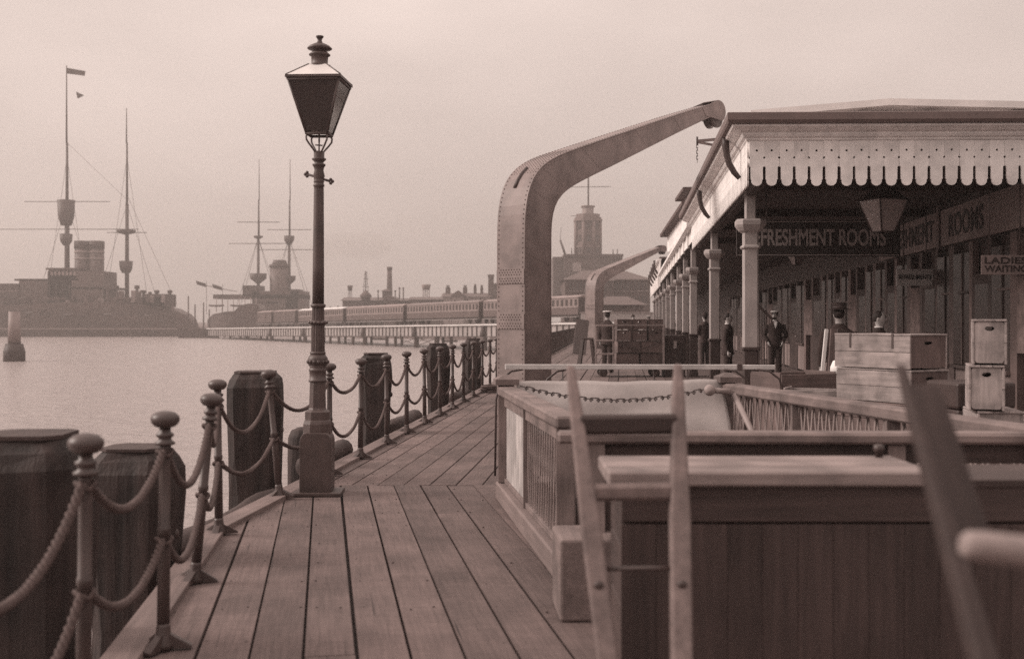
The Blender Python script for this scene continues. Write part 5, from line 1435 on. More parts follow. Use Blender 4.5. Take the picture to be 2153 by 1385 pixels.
person('man in a dark suit and white-topped cap standing behind the white column', at(1630, 30.5), 1.74, R(-10), 'pocket', hat='peaked', collar=True, head_turn=R(-25), beard=True)
person('person in a dark coat and trimmed hat seen from behind near the crates', at(1764, 16.1), 1.70, R(165), 'down', coat2_m, coat_m, 'boater', True)
person('dark-haired person in a dark jacket behind the strapped crate', at(1848, 16.4), 1.64, R(60), 'forward', coat_m, coat_m, None, False, True)
person('sailor in a white-topped cap behind the loaded trolley', at(1277, 33.2), 1.76, R(150), 'down', hat='sailor', head_turn=0.2)
person('person in a bowler hat far off beyond the loaded trolley', at(1331, 58), 1.72, R(20), 'down', hat='bowler')
person('person in a dark cap leaning on the far rail beyond the trolley', at(1364, 61), 1.70, R(-40), 'forward', hat='peaked', coat=coat2_m)
person('bareheaded person in a dark coat passing behind the second column', at(1530, 25.2), 1.66, R(70), 'down', hat=None, collar=True)
person('person in brown coat and bowler hat among the far columns', at(1482, 37.0), 1.70, R(200), 'forward', coat2_m, coat_m, 'bowler')

# ------------------------------------------------------------------ iron picket railing on the far deck edge
pk = thing('picket_railing', 'iron picket railing along the deck edge beyond the big crane', 'railing', (xe(60), 60, 0))
for z in (0.95, 0.12): bar('rail', (xe(29)+0.12, 29, z), (xe(96)+0.12, 96, z), 0.04, 0.045, fariron_m, pk)
pm = boxmesh(0.045, 0.97, 0.045, fariron_m, 0.0)
y = 29.0
while y < 96:
    p = Vector((xe(y)+0.12, y, 0)); put(pm, 'picket', pk, frame_from(p+Vector((0, 0, 0.012)), p+Vector((0, 0, 0.98)), Vector((0, 1, 0)))); y += 0.62

# ------------------------------------------------------------------ railway jetty
JA, JB = W(470, HY, 240), W(1225, HY, 129)
JA.z = 1.535-17.5*240/F; JB.z = 1.535-6*129/F
jd = (JB-JA); jd2 = Vector((jd.x, jd.y, 0)).normalized(); jn = Vector((jd2.y, -jd2.x, 0)); jn = jn if jn.y > 0 else -jn
def jt(px, off=0.0):
    """distance along the jetty (from JA) where pixel column px meets the line offset 'off' metres behind it"""
    k1 = (px-CX)/F; o_ = JA+jn*off
    return (k1*o_.y-o_.x)/(jd2.x-k1*jd2.y)
jl = jd.length; jslope = jd.z/Vector((jd.x, jd.y, 0)).length
def jp(s_, off=0.0, dz=0.0): return Vector((JA.x, JA.y, JA.z))+jd2*s_+jn*off+Vector((0, 0, jslope*s_+dz))
s0, s1 = jt(436), jt(1225)+16
jet = thing('railway_jetty', 'long railway jetty of pale plate girders on slim piles', 'jetty', up(jp(s0), WZ))
def jbar(nm, sa, sb_, off, z, w_, t_, m, parent): return bar(nm, jp(sa, off, z), jp(sb_, off, z), w_, t_, m, parent, bev=0)
seg = 12.0; s_ = s0
while s_ < s1:
    e_ = min(s_+seg, s1)
    jbar('girder_plate', s_, e_-0.05, 0.12, -0.88, 0.10, 1.40, girder_m, jet)
    jbar('kerb_beam', s_, e_-0.02, 0.0, -0.09, 0.5, 0.18, farpaint_m, jet)
    jbar('bottom_flange', s_, e_-0.02, 0.1, -1.62, 0.4, 0.10, fariron_m, jet)
    s_ = e_
stm = boxmesh(0.10, 1.38, 0.12, fariron_m, 0.0)
s_ = s0+0.4
while s_ < s1:
    put(stm, 'stiffener', jet, frame_from(jp(s_, 0.0, -1.57), jp(s_, 0.0, -0.19), jn)); s_ += 1.25
k = MB()
for a, b in ((s0, s1),):
    vs = [jp(s0, 0.3, -0.2), jp(s1, 0.3, -0.2), jp(s1, 9, -0.2), jp(s0, 9, -0.2)]; vs2 = [p-Vector((0, 0, 0.35)) for p in vs]
    k.add(vs+vs2, [(0, 1, 2, 3), (7, 6, 5, 4), (0, 4, 5, 1), (1, 5, 6, 2), (2, 6, 7, 3), (3, 7, 4, 0)])
k.build('track_deck', fariron_m, jet)
jbar('rail_line', s0, s1, 2.4, 0.05, 0.12, 0.12, fariron_m, jet); jbar('rail_line', s0, s1, 3.9, 0.05, 0.12, 0.12, fariron_m, jet)
pile_far = mat('jetty_pile', 0.10, 0.7, 0.3, (1, 1, 0.4), 0)
for i, px in enumerate((458, 484, 505, 522, 548, 571, 617, 641, 668, 694, 712, 742, 767, 813, 831, 875, 918, 948, 985, 1020, 1060, 1100, 1150, 1200, 1240)):
    s_ = jt(px, 0.2); p = jp(s_, 0.25)
    r_ = 0.36 if px in (767, 875, 918, 571, 641) else 0.24
    k = MB(); k.lathe([(r_, WZ-1), (r_, p.z-1.7), (r_*1.5, p.z-1.69), (r_*1.5, p.z-1.66)], 10, (p.x, p.y, 0)); o_ = k.build('pile', pile_far, jet)
    if px in (767, 875, 571, 641, 1020):
        k = MB(); k.lathe([(0.42, p.z-1.6), (0.42, p.z-0.9), (0.3, p.z-0.85), (0.3, p.z-0.2)], 10, (p.x-jn.x*0.35, p.y-jn.y*0.35, 0)); k.build('pier_cap', fariron_m, o_)
    if i % 2 == 0:
        p2 = jp(jt(px+14, 6.0), 6.0); k = MB(); k.lathe([(0.22, WZ-1), (0.22, p2.z-0.5)], 8, (p2.x, p2.y, 0)); k.build('pile', pile_far, jet)
for a, b in ((694, 767), (831, 875), (875, 918)):
    pa, pb = jp(jt(a), 0.25), jp(jt(b), 0.25)
    k = MB(); k.tube([up(pa, pa.z-1.8), up(pb, WZ+0.3)], 0.05, 6); k.tube([up(pb, pb.z-1.8), up(pa, WZ+0.3)], 0.05, 6); k.build('cross_brace', fariron_m, jet)

# ------------------------------------------------------------------ the train
def carriage(label, pa, pb, pale_roof, windows=True):
    sa, sb_ = jt(pa, 2.0), jt(pb, 2.0)
    L = sb_-sa; base = jp((sa+sb_)/2, 3.3, 0.12)
    t = thing('railway_carriage' if windows else 'goods_van', label, 'carriage' if windows else 'van', base)
    X = jd.normalized(); Z = Vector((0, 0, 1)); Yv = Z.cross(X).normalized()
    if Yv.dot(jn) < 0: Yv = -Yv
    def q(x, y, z): return base+X*x+Yv*y+Z*z
    M = Matrix((X, Yv, X.cross(Yv))).transposed().to_4x4(); M.translation = base
    hl, hw_ = L/2-0.25, 1.3
    def bx(nm, x0, x1, y0, y1, z0, z1, m, par=None):
        k = MB(); vs = [q(x, y, z) for x in (x0, x1) for y in (y0, y1) for z in (z0, z1)]
        k.add(vs, [(0, 1, 3, 2), (4, 6, 7, 5), (0, 4, 5, 1), (2, 3, 7, 6), (0, 2, 6, 4), (1, 5, 7, 3)]); return k.build(nm, m, par or t)
    bx('underframe', -hl, hl, -1.1, 1.1, 0.62, 0.85, fariron_m)
    bd = bx('lower_body', -hl, hl, -hw_, hw_, 0.86, 1.75, coach_m)
    bx('upper_body', -hl, hl, -hw_+0.02, hw_-0.02, 1.755, 2.85, coach_up_m if windows else coach_m)
    if windows: bx('waist_strip', -hl, hl, -hw_-0.03, -hw_+0.0, 1.70, 1.78, ship_pale_m)
    bx('end_wall', hl+0.002, hl+0.06, -hw_+0.02, hw_-0.02, 0.86, 2.95, fariron_m)
    bx('footboard', -hl, hl, -hw_-0.18, -hw_+0.1, 0.55, 0.61, girder_m)
    k = MB(); vs, fs = [], []; n = 8                     # arched roof
    for x in (-hl-0.08, hl+0.08):
        for i in range(n+1):
            a = -1+2*i/n; vs.append(q(x, a*1.38, 2.86+0.34*(1-a*a)))
    for i in range(n): fs.append((i, i+1, n+2+i, n+1+i))
    fs += [tuple(range(n, -1, -1)), tuple(range(n+1, 2*n+2)), (0, n+1, 2*n+1, n)]
    k.add(vs, fs); k.build('roof', farpaint_m if pale_roof else coach_roof_m, t)
    if windows:
        nw = max(6, int(2*hl/0.92)); me = None
        for i in range(nw):
            x = -hl+2*hl*(i+0.5)/nw
            bxm = boxmesh(0.44 if i % 3 else 0.34, 0.72, 0.05, pane_m, 0.0)
            put(bxm, 'window', t, frame_from(q(x, -hw_+0.0, 1.92), q(x, -hw_+0.0, 2.64), Yv))
        for i in range(6):
            x = -hl+2*hl*(i+0.5)/6; k = MB(); k.lathe([(0.10, 3.15), (0.10, 3.36), (0.14, 3.37), (0.02, 3.42)], 8, base+X*x); k.v = [p for p in k.v]; k.build('roof_ventilator', fariron_m, t)
    else:
        bx('sliding_door', -0.9, 0.9, -hw_-0.05, -hw_-0.005, 0.95, 2.7, coach_m); 
    for x in ((-hl+1.4, -hl+3.2, hl-3.2, hl-1.4) if windows else (-hl*0.6, hl*0.6)):
        for y_ in (-0.75, 0.75):
            k = MB(); k.lathe([(0.1, -0.06), (0.46, -0.06), (0.46, 0.06), (0.1, 0.06)], 14, M=Matrix.Translation(q(x, y_, 0.46)) @ M.to_3x3().to_4x4() @ Matrix.Rotation(PI/2, 4, 'X')); k.build('wheel', fariron_m, t)
carriage('plain dark goods van at the seaward end of the train', 540, 571, False, False)
carriage('dark goods van with sliding door coupled next to the carriages', 574, 621, False, False)
carriage('railway carriage with a white roof partly behind the street lamp', 626, 722, True)
carriage('dark-roofed railway carriage in front of the tall factory chimney', 727, 849, False)
carriage('dark-roofed railway carriage in front of the chimneyed houses', 854, 1008, False)
carriage('railway carriage half hidden by the big crane post', 1014, 1218, False)

# ------------------------------------------------------------------ warships
def hullmesh(d, deck_pts, wl_y, beam, px0, px1):
    """hull from a side outline: deck line in pixels at depth d, waterline wl_y, half-breadth tapering to both ends"""
    vs, fs = [], []; n = len(deck_pts)
    for px, py in deck_pts:
        f = (px-px0)/(px1-px0)
        hb_ = beam*max(0.03, (1-abs(2*f-1)**3.0))
        top = W(px, py, d); bot = W(px, wl_y, d); bot.z = WZ-0.3
        for y_ in (-1, 1):
            vs += [Vector((bot.x, d+beam+y_*hb_*0.82, bot.z)), Vector((top.x, d+beam+y_*hb_, top.z))]
    for i in range(n-1):
        j = 4*i; q = j+4
        fs += [(j, q, q+1, j+1), (j+2, j+3, q+3, q+2), (j+1, q+1, q+3, j+3)]
    fs += [(0, 1, 3, 2), (4*n-4, 4*n-2, 4*n-1, 4*n-3)]
    k = MB(); k.add(vs, fs); return k
def pbox(k, d, x0, x1, y0, y1, depth, dy=0.0):
    a, b = W(x0, y1, d+dy), W(x1, y0, d+dy); k.box(min(a.x, b.x), max(a.x, b.x), d+dy, d+dy+depth, min(a.z, b.z), max(a.z, b.z)); return k
def pcyl(k, d, px, y0, y1, w0, w1=None, n=14, dy=0.0):
    a, b = W(px, y1, d+dy), W(px, y0, d+dy); s_ = (d+dy)/F
    k.lathe([(w0/2*s_, a.z), ((w1 or w0)/2*s_, b.z)], n, (a.x, a.y, 0)); return k
def pline(k, d, pts, wpx, dy=0.0):
    k.tube([W(x, y, d+dy) for x, y in pts], wpx/2*(d+dy)/F, 6); return k
def dinghy(k, c, L):
    vs, fs = [], []
    for i in range(9):
        f = -1+2*i/8; hb_ = L*0.13*(1-abs(f)**2.4)+0.02; zt = L*0.03*f*f
        for y_, z in ((-hb_, zt), (-hb_*0.8, -L*0.06), (-hb_*0.2, -L*0.12+L*0.05*f*f), (hb_*0.2, -L*0.12+L*0.05*f*f), (hb_*0.8, -L*0.06), (hb_, zt)): vs.append(Vector((c.x+f*L/2, c.y+y_, c.z+z)))
    for i in range(8):
        for j in range(5): fs.append((i*6+j, i*6+j+1, i*6+j+7, i*6+j+6))
        fs.append((i*6, i*6+6, i*6+11, i*6+5))
    return k.add(vs, fs)
def ship_one():
    d = 267
    t = thing('warship', 'big grey warship with twin banded funnels and two fighting-top masts', 'warship', up(W(190, HY, d+9), WZ), group='warships moored in the harbour')
    dk = [(-260, 660), (-180, 652), (-60, 646), (40, 640), (120, 636), (220, 634), (300, 640), (345, 648), (372, 660), (385, 672), (392, 690)]
    hullmesh(d, dk, 708, 9, -300, 420).build('hull', steel_haze_m, t)
    c = d+9
    def B(nm, m, *boxes):
        k = MB()
        for b in boxes: pbox(k, d+3, *b)
        return k.build(nm, m, t)
    B('deckhouse', steel_haze_m, (100, 218, 570, 638, 9)); B('bridge', steel_haze_m, (40, 150, 588, 640, 8)); B('charthouse', ship_dark_m, (102, 160, 566, 590, 6))
    B('after_superstructure', steel_haze_m, (215, 345, 625, 645, 8)); B('gun_casemate', ship_dark_m, (-120, 42, 596, 645, 8)); B('quarter_screen', ship_dark_m, (300, 352, 618, 645, 7))
    B('bridge_wing', ship_dark_m, (30, 165, 586, 590, 10)); B('bridge_roof', steel_haze_m, (96, 166, 563, 567, 7)); B('boat_deck', ship_dark_m, (150, 240, 604, 608, 10))
    for i in range(7):
        k = MB(); pbox(k, d+2.9, 106+i*8, 111+i*8, 571, 579, 0.15); k.build('bridge_window', ship_pale_m, t)
    for i in range(16):
        k = MB(); pcyl(k, d+2, 20+i*14, 596, 640, 1.1, 1.1, 6); k.build('stanchion', ship_dark_m, t)
    B('hull_shelf', ship_dark_m, (-60, 300, 650, 653, 1), )
    for px in (173, 203):
        k = MB(); pcyl(k, c, px, 508, 640, 31, 30, 18); f_ = k.build('funnel', steel_haze_m, t)
        k = MB(); pcyl(k, c, px, 507, 523, 32.5, 32.5, 18); k.build('funnel_cap', ship_dark_m, f_)
        for y0 in (532, 546):
            k = MB(); pcyl(k, c, px, y0-4, y0, 32, 32, 18); k.build('funnel_band', ship_pale_m, f_)
    for px, top, tops_, yards, w_ in ((141, 138, ((421, 474, 36, 22), (492, 516, 26, 12)), ((424, 90), (482, 150)), 9), (267, 228, ((549, 574, 28, 16), (484, 493, 40, 10)), ((489, 42), ), 7)):
        k = MB(); pcyl(k, c, px, 430, 640, w_*1.3, w_); pcyl(k, c, px, 300, 432, w_*0.75, w_*0.5); pcyl(k, c, px-1, top, 302, w_*0.45, w_*0.22); m_ = k.build('mast', ship_dark_m, t)
        for y0, y1, wa_, wb_ in tops_:
            k = MB(); a, b = W(px-2, y1, c), W(px-2, y0, c); s_ = c/F
            k.lathe([(wb_/2*s_, a.z), (wa_/2*s_*0.9, a.z+(b.z-a.z)*0.35), (wa_/2*s_, b.z)], 14, (a.x, c, 0)); k.build('fighting_top', ship_dark_m, m_)
        for yy, hw2 in yards:
            k = MB(); pline(k, c, [(px-hw2, yy), (px+hw2, yy)], 1.6); k.build('yard', ship_dark_m, m_)
        k = MB()
        for dx in (-60, -42, 42, 60): pline(k, c, [(px, 330 if dx % 4 else 430), (px+dx, 620)], 0.7)
        k.build('rigging', ship_dark_m, m_)
    k = MB(); pline(k, c, [(267, 410), (372, 640)], 0.7); pline(k, c, [(141, 300), (267, 420)], 0.6); k.build('stay', ship_dark_m, t)
    for px in (245, 288, 302, 330, 357):
        k = MB(); pcyl(k, d+5, px, 605 if px < 300 else 612, 645, 8, 6); pcyl(k, d+5, px, 600 if px < 300 else 610, 607 if px < 300 else 616, 11, 10); k.build('ventilator', ship_dark_m, t)
    for px, py in ((70, 652), (150, 656), (235, 655), (320, 658)):
        k = MB(); pline(k, d-1, [(px-16, py+6), (px+18, py+4)], 4); k.build('gun', ship_dark_m, t)
    for px, w_ in ((60, 40), (115, 46), (260, 38)):
        k = MB(); dinghy(k, W(px, 626, d+1), w_*d/F); k.build('ship_boat', steel_haze_m, t)
    k = MB(); pline(k, c, [(219, 600), (262, 622)], 3); k.build('derrick', ship_dark_m, t)
    for px in range(-20, 380, 24):
        k = MB(); pcyl(k, d-0.5, px+random.uniform(-4, 4), 672, 679, 5, 5, 8); k.build('scuttle', ship_dark_m, t)
    rg = random.Random(3)
    for i in range(46):
        px = rg.uniform(-40, 365); y1 = 642 if px < 220 else 630 if px < 345 else 655
        k = MB(); w_ = rg.uniform(2, 9); pbox(k, d+rg.uniform(0.5, 4), px, px+w_, y1-rg.uniform(6, 22), y1+6, rg.uniform(0.6, 2)); k.build('deck_fitting', rg.choice((ship_dark_m, steel_haze_m, steel_haze_m, ship_pale_m)), t)
    for i in range(14):
        px = 20+i*25
        k = MB(); pline(k, d-0.6, [(px, 640), (px-2, 628), (px+4, 624)], 1.3); k.build('boat_davit', ship_dark_m, t)
    for i in range(9):
        px = 0+i*42; k = MB(); pbox(k, d-0.35, px, px+rg.uniform(14, 30), 655+rg.uniform(-2, 3), 664, 0.5); k.build('gun_port', ship_dark_m, t)
    k = MB(); pbox(k, d-0.3, -60, 372, 690, 692, 0.4); k.build('boot_topping', ship_pale_m, t)
    # awning stanchions and rail
    k = MB(); pline(k, d+2, [(-60, 612), (40, 612)], 2); k.build('rail', ship_pale_m, t)
    # signal flags
    for (x0, y0, x1, y1, x2, y2) in ((140, 143, 180, 150, 178, 160), (160, 193, 177, 201, 163, 208)):
        p = [W(*q, c) for q in ((x0, y0), (x1, y1), (x2, y2), (x0, y0+12))] if x0 == 140 else [W(*q, c) for q in ((x0, y0), (x1, y1), (x2, y2))]
        k = MB(); k.add(p, [tuple(range(len(p)))]); o_ = k.build('flag', ship_dark_m, t); o_.modifiers.new('s', 'SOLIDIFY').thickness = 0.03
    return t
ship_one()
def ship_two():
    d = 305
    t = thing('warship', 'grey warship lying behind the jetty with one wide smoking funnel', 'warship', up(W(560, HY, d+8), WZ), group='warships moored in the harbour')
    dk = [(425, 672), (440, 660), (470, 655), (560, 650), (640, 650), (700, 655), (735, 664), (750, 676)]
    hullmesh(d, dk, 704, 8, 400, 770).build('hull', steel_haze_m, t); c = d+8
    def B(nm, m, *boxes):
        k = MB()
        for b in boxes: pbox(k, d+3, *b)
        return k.build(nm, m, t)
    B('awning_deck', steel_haze_m, (448, 640, 619, 628, 9)); B('upper_works', steel_haze_m, (530, 640, 612, 652, 8)); B('bridge', ship_dark_m, (510, 545, 600, 622, 7), )
    B('after_bridge', ship_dark_m, (610, 628, 608, 632, 7)); B('sponson', steel_haze_m, (600, 626, 622, 655, 7)); B('white_strake', ship_pale_m, (560, 584, 634, 638, 0.3))
    for px in range(455, 540, 12):
        k = MB(); pcyl(k, d+2, px, 626, 656, 1.6, 1.6, 6); k.build('stanchion', ship_pale_m, t)
    k = MB(); pcyl(k, c, 588, 560, 655, 41, 40, 20); f_ = k.build('funnel', steel_haze_m, t)
    k = MB(); pcyl(k, c, 588, 556, 562, 44, 43, 20); k.build('funnel_cap', ship_dark_m, f_)
    k = MB(); pcyl(k, c, 588, 547, 557, 34, 26, 16); k.build('funnel_cowl', ship_dark_m, f_)
    for px, lean, tops_, yards in ((543, 3, ((575, 596, 36, 8), (496, 502, 20, 8)), ((467, 45), (512, 62))), (608, 4, ((496, 514, 22, 10), (580, 597, 28, 8)), ((483, 46), (525, 62)))):
        k = MB(); pcyl(k, c, px, 500, 650, 7, 5.5); pcyl(k, c, px+1, 420, 502, 4.5, 3); pcyl(k, c, px+2, 335, 422, 2.2, 1.1); m_ = k.build('mast', ship_dark_m, t)
        for y0, y1, wa_, wb_ in tops_:
            a, b = W(px, y1, c), W(px, y0, c); s_ = c/F; k = MB()
            k.lathe([(wb_/2*s_, a.z), (wa_/2*s_*0.96, a.z+(b.z-a.z)*0.5), (wa_/2*s_, b.z)], 14, (a.x, c, 0)); k.build('fighting_top', ship_dark_m, m_)
        for yy, h2 in yards:
            k = MB(); pline(k, c, [(px-h2, yy), (px+h2, yy)], 1.6); k.build('yard', ship_dark_m, m_)
        k = MB()
        for dx in (-45, -36, 40, 48): pline(k, c, [(px, 500), (px+dx, 640)], 0.8)
        k.build('rigging', ship_dark_m, m_)
    for x0, y0 in ((412, 590), (446, 597)):
        k = MB(); p = [W(*q, d+2) for q in ((x0, y0), (x0+20, y0+6), (x0+22, y0+14), (x0+2, y0+8))]; k.add(p, [(0, 1, 2, 3)]); o_ = k.build('flag', ship_dark_m, t); o_.modifiers.new('s', 'SOLIDIFY').thickness = 0.03
        k = MB(); pline(k, d+2, [(x0+20, y0+10), (x0+52, y0+16)], 1.6); pline(k, d+2, [(x0+22, y0), (x0+22, 660)], 1.0); k.build('flagstaff', ship_dark_m, t)
    for px in (455, 500):
        k = MB(); dinghy(k, W(px, 641, d+1), 4.2); k.build('ship_boat', steel_haze_m, t)
    for px in range(440, 740, 22):
        k = MB(); pcyl(k, d-0.5, px, 670, 675, 4, 4, 8); k.build('scuttle', ship_dark_m, t)
ship_two()
# curved-roof shed at the seaward end of the jetty
t = thing('jetty_shed', 'dark shed with a curved roof at the seaward end of the jetty', 'shed', up(W(512, HY, 262), WZ))
prof = [(487, 692), (487, 664), (492, 655), (500, 646), (510, 641), (522, 638), (542, 640), (546, 650), (546, 692)]
k = MB(); a = [W(x, y, 262) for x, y in prof]; b = [p+Vector((0, 7, 0)) for p in a]; n = len(a)
k.add(a+b, [tuple(range(n-1, -1, -1)), tuple(range(n, 2*n))]+[(i, (i+1) % n, (i+1) % n+n, i+n) for i in range(n)]); k.build('body', coach_m, t)
for px in (490, 515, 540): k = MB(); pcyl(k, 262, px, 690, 708, 5, 5, 8, 3); k.build('support', fariron_m, t)
# distant small craft masts between the warships
def small_craft(label, px, d, masts, w_=40, pale=False, group=None, sail=False):
    t = thing('small_boat', label, 'boat', up(W(px, HY, d), WZ), group=group)
    L = w_*d/F; k = MB(); vs, fs = [], []
    for i in range(9):
        f = -1+2*i/8; hb_ = L*0.14*(1-abs(f)**2.5)+0.03; x = W(px, HY, d).x+f*L/2; zt = WZ+L*0.10+L*0.05*f*f
        vs += [(x, d-hb_, zt), (x, d-hb_*0.6, WZ-0.2), (x, d+hb_*0.6, WZ-0.2), (x, d+hb_, zt)]
    for i in range(8):
        j = 4*i; q = j+4; fs += [(j, j+1, q+1, q), (j+2, j+3, q+3, q+2), (j, q, q+3, j+3)]
    k.add(vs, fs); k.build('hull', farpaint_m if pale else ship_dark_m, t)
    k = MB(); x = W(px, HY, d).x; k.box(x-L*0.15, x+L*0.12, d-L*0.07, d+L*0.07, WZ+L*0.08, WZ+L*0.17); k.build('cabin', ship_pale_m if not pale else ship_dark_m, t)
    for mx_, top in masts:
        k = MB(); a, b = W(mx_, top, d), up(W(mx_, top, d), WZ+0.3); k.tube([b, a], 0.09*d/150, 6); k.build('mast', ship_dark_m, t)
    if sail:
        k = MB(); a = W(masts[0][0]+1, masts[0][1]+4, d); k.add([a, a+Vector((0, 0, -2.4)), a+Vector((1.9, 0, -2.3))], [(0, 1, 2)]); o_ = k.build('sail', farpaint_m, t); o_.modifiers.new('s', 'SOLIDIFY').thickness = 0.03
    return t
small_craft('dark small vessel with thin masts under the big warship\'s stern', 402, 262, [(396, 622), (410, 640)], 50)
small_craft('dark low tug lying off the seaward end of the jetty', 432, 258, [(428, 636), (440, 650)], 46)
k = MB(); pbox(k, 250, 374, 442, 690, 711, 6); k.single('mooring_lighter', ship_dark_m, 'dark flat lighter moored off the seaward jetty end', 'lighter', up(W(405, HY, 250), WZ))
for px, d, ml, pal, sl_, lab in ((800, 226, [(800, 690)], False, False, 'dark rowing boat moored behind the jetty piles near the lamp'), (888, 215, [(886, 690)], True, False, 'white launch moored behind the jetty piles'),
                        (945, 205, [(945, 690)], False, False, 'dark launch moored between the far rope posts and the jetty'), (1020, 200, [(1017, 692)], True, True, 'small white sailing boat under the jetty beside the crane')):
    small_craft(lab, px, d, ml, 34, pal, sail=sl_)
# white-topped beacon at the very left
t = thing('beacon_post', 'grey beacon post on a dark base standing in the water', 'beacon', up(W(44, HY, 110), WZ))
k = MB(); pcyl(k, 110, 30, 655, 722, 26, 22, 14); k.build('post', ship_pale_m, t)
a = W(30, 742, 110); k = MB(); k.lathe([(1.0, WZ-0.5), (1.0, a.z+0.1), (0.8, a.z+0.9)], 14, (a.x, 110, 0)); k.build('float_base', ship_dark_m, t)

# ------------------------------------------------------------------ dockyard buildings behind the train
GZ = WZ+1.9
def building(label, px0, px1, ytop, d, depth, m, rows=(), roof=None, name='dockyard_building', wcol=pane_m, win_px=5, chim=(), category='building'):
    c = W((px0+px1)/2, HY, d)
    t = thing(name, label, category, (c.x, d, GZ))
    a, b = W(px0, ytop, d), W(px1, ytop, d)
    k = MB(); k.box(a.x, b.x, d, d+depth, GZ-0.2, a.z); k.build('wall', m, t)
    if roof:
        kind, rh, rm = roof; rz_ = rh*d/F; o_ = 0.5
        k = MB()
        if kind == 'gable_x':      # ridge along x
            k.add([(a.x-o_, d-o_, a.z+.01), (b.x+o_, d-o_, a.z+.01), (b.x+o_, d+depth+o_, a.z+.01), (a.x-o_, d+depth+o_, a.z+.01), (a.x-o_, d+depth/2, a.z+rz_), (b.x+o_, d+depth/2, a.z+rz_)], [(0, 1, 5, 4), (2, 3, 4, 5), (0, 4, 3), (1, 2, 5), (3, 2, 1, 0)])
        elif kind == 'gable_y':
            m_ = (a.x+b.x)/2
            k.add([(a.x-o_, d-o_, a.z+.01), (b.x+o_, d-o_, a.z+.01), (b.x+o_, d+depth+o_, a.z+.01), (a.x-o_, d+depth+o_, a.z+.01), (m_, d-o_, a.z+rz_), (m_, d+depth+o_, a.z+rz_)], [(0, 1, 4), (2, 3, 5), (1, 2, 5, 4), (3, 0, 4, 5), (3, 2, 1, 0)])
        elif kind == 'hip':
            i_ = (b.x-a.x)*0.25
            k.add([(a.x-o_, d-o_, a.z+.01), (b.x+o_, d-o_, a.z+.01), (b.x+o_, d+depth+o_, a.z+.01), (a.x-o_, d+depth+o_, a.z+.01), (a.x+i_, d+depth/2, a.z+rz_), (b.x-i_, d+depth/2, a.z+rz_)], [(0, 1, 5, 4), (2, 3, 4, 5), (0, 4, 3), (1, 2, 5), (3, 2, 1, 0)])
        rf = k.build('roof', rm, t)
        for px, y0, w_ in chim:
            p = W(px, y0, d+depth/2); kk = MB(); kk.box(p.x-w_*d/F/2, p.x+w_*d/F/2, d+depth/2-0.6, d+depth/2+0.6, a.z, p.z); kk.build('chimney', brick_m, rf)
            kk = MB()
            for q in (-1, 0, 1): kk.lathe([(0.13, p.z), (0.10, p.z+0.7)], 8, (p.x+q*w_*d/F/4, d+depth/2, 0))
            kk.build('chimney_pot', brick_m, rf)
    for yy0, yy1, xs in rows:
        for px in xs:
            p0, p1 = W(px-win_px/2, yy1, d), W(px+win_px/2, yy0, d)
            kk = MB(); kk.box(p0.x, p1.x, d-0.06, d-0.005, p0.z, p1.z); w = kk.build('window', wcol, t)
            kk = MB(); kk.box(p0.x-0.1, p1.x+0.1, d-0.16, d-0.065, p0.z-0.14, p0.z-0.02); kk.build('sill', stone_m, w)
    return t
building('long low shed with a dark roof behind the train', 720, 800, 632, 300, 14, brick_m, roof=('gable_x', 8, slate_m))
building('gabled workshop at the foot of the tall chimney', 806, 838, 632, 292, 16, brick_m, roof=('gable_y', 10, slate_m))
building('square brick chimney base block', 804, 818, 612, 305, 6, brick_m, roof=('hip', 5, slate_m))
t = thing('factory_chimney', 'tall tapering brick factory chimney above the train', 'chimney', up(W(819, HY, 308), GZ))
k = MB(); pcyl(k, 308, 819, 566, 640, 13, 9.6, 14); k.build('stack', brick_m, t)
k = MB(); pcyl(k, 308, 819, 561, 567, 11.5, 11.5, 14); k.build('rim', brick_m, t)
for px, y0, lab in ((795, 612, 'short thin chimney left of the tall stack'), (831, 612, 'thin iron flue just right of the tall stack'), (840, 606, 'thin iron flue, second right of the tall stack'), (848, 606, 'thin iron flue, third right of the tall stack')):
    t = thing('iron_flue', lab, 'flue', up(W(px, HY, 300), GZ)); k = MB(); pcyl(k, 300, px, y0, 645, 3.2, 2.6, 8); k.build('pipe', fariron_m, t); k = MB(); pcyl(k, 300, px, y0-2, y0+1, 4, 4, 8); k.build('rim', fariron_m, t)
# signal mast with round-roofed base
t = thing('signal_mast', 'lattice signal mast rising from a round-roofed hut', 'mast', up(W(769, HY, 296), GZ))
k = MB(); a = W(769, 625, 296); s_ = 296/F
k.lathe([(10*s_, GZ), (10*s_, a.z), (12.5*s_, a.z+0.1), (12.5*s_, a.z+0.5), (3*s_, W(769, 611, 296).z)], 12, (a.x, 296, 0)); k.build('hut', brick_m, t)
k = MB()
for sx in (-1, 1): pline(k, 296, [(769+sx*5, 615), (769+sx*1.6, 571)], 1.0)
for yy in (610, 602, 594, 586, 578): pline(k, 296, [(769-4.5, yy), (769+4.5, yy-6)], 0.7)
pline(k, 296, [(769, 615), (769, 570)], 2.0); k.build('lattice', fariron_m, t)
k = MB(); pline(k, 296, [(762, 603), (776, 603)], 1.4); pline(k, 296, [(764, 586), (775, 586)], 1.2); k.build('yard', fariron_m, t)
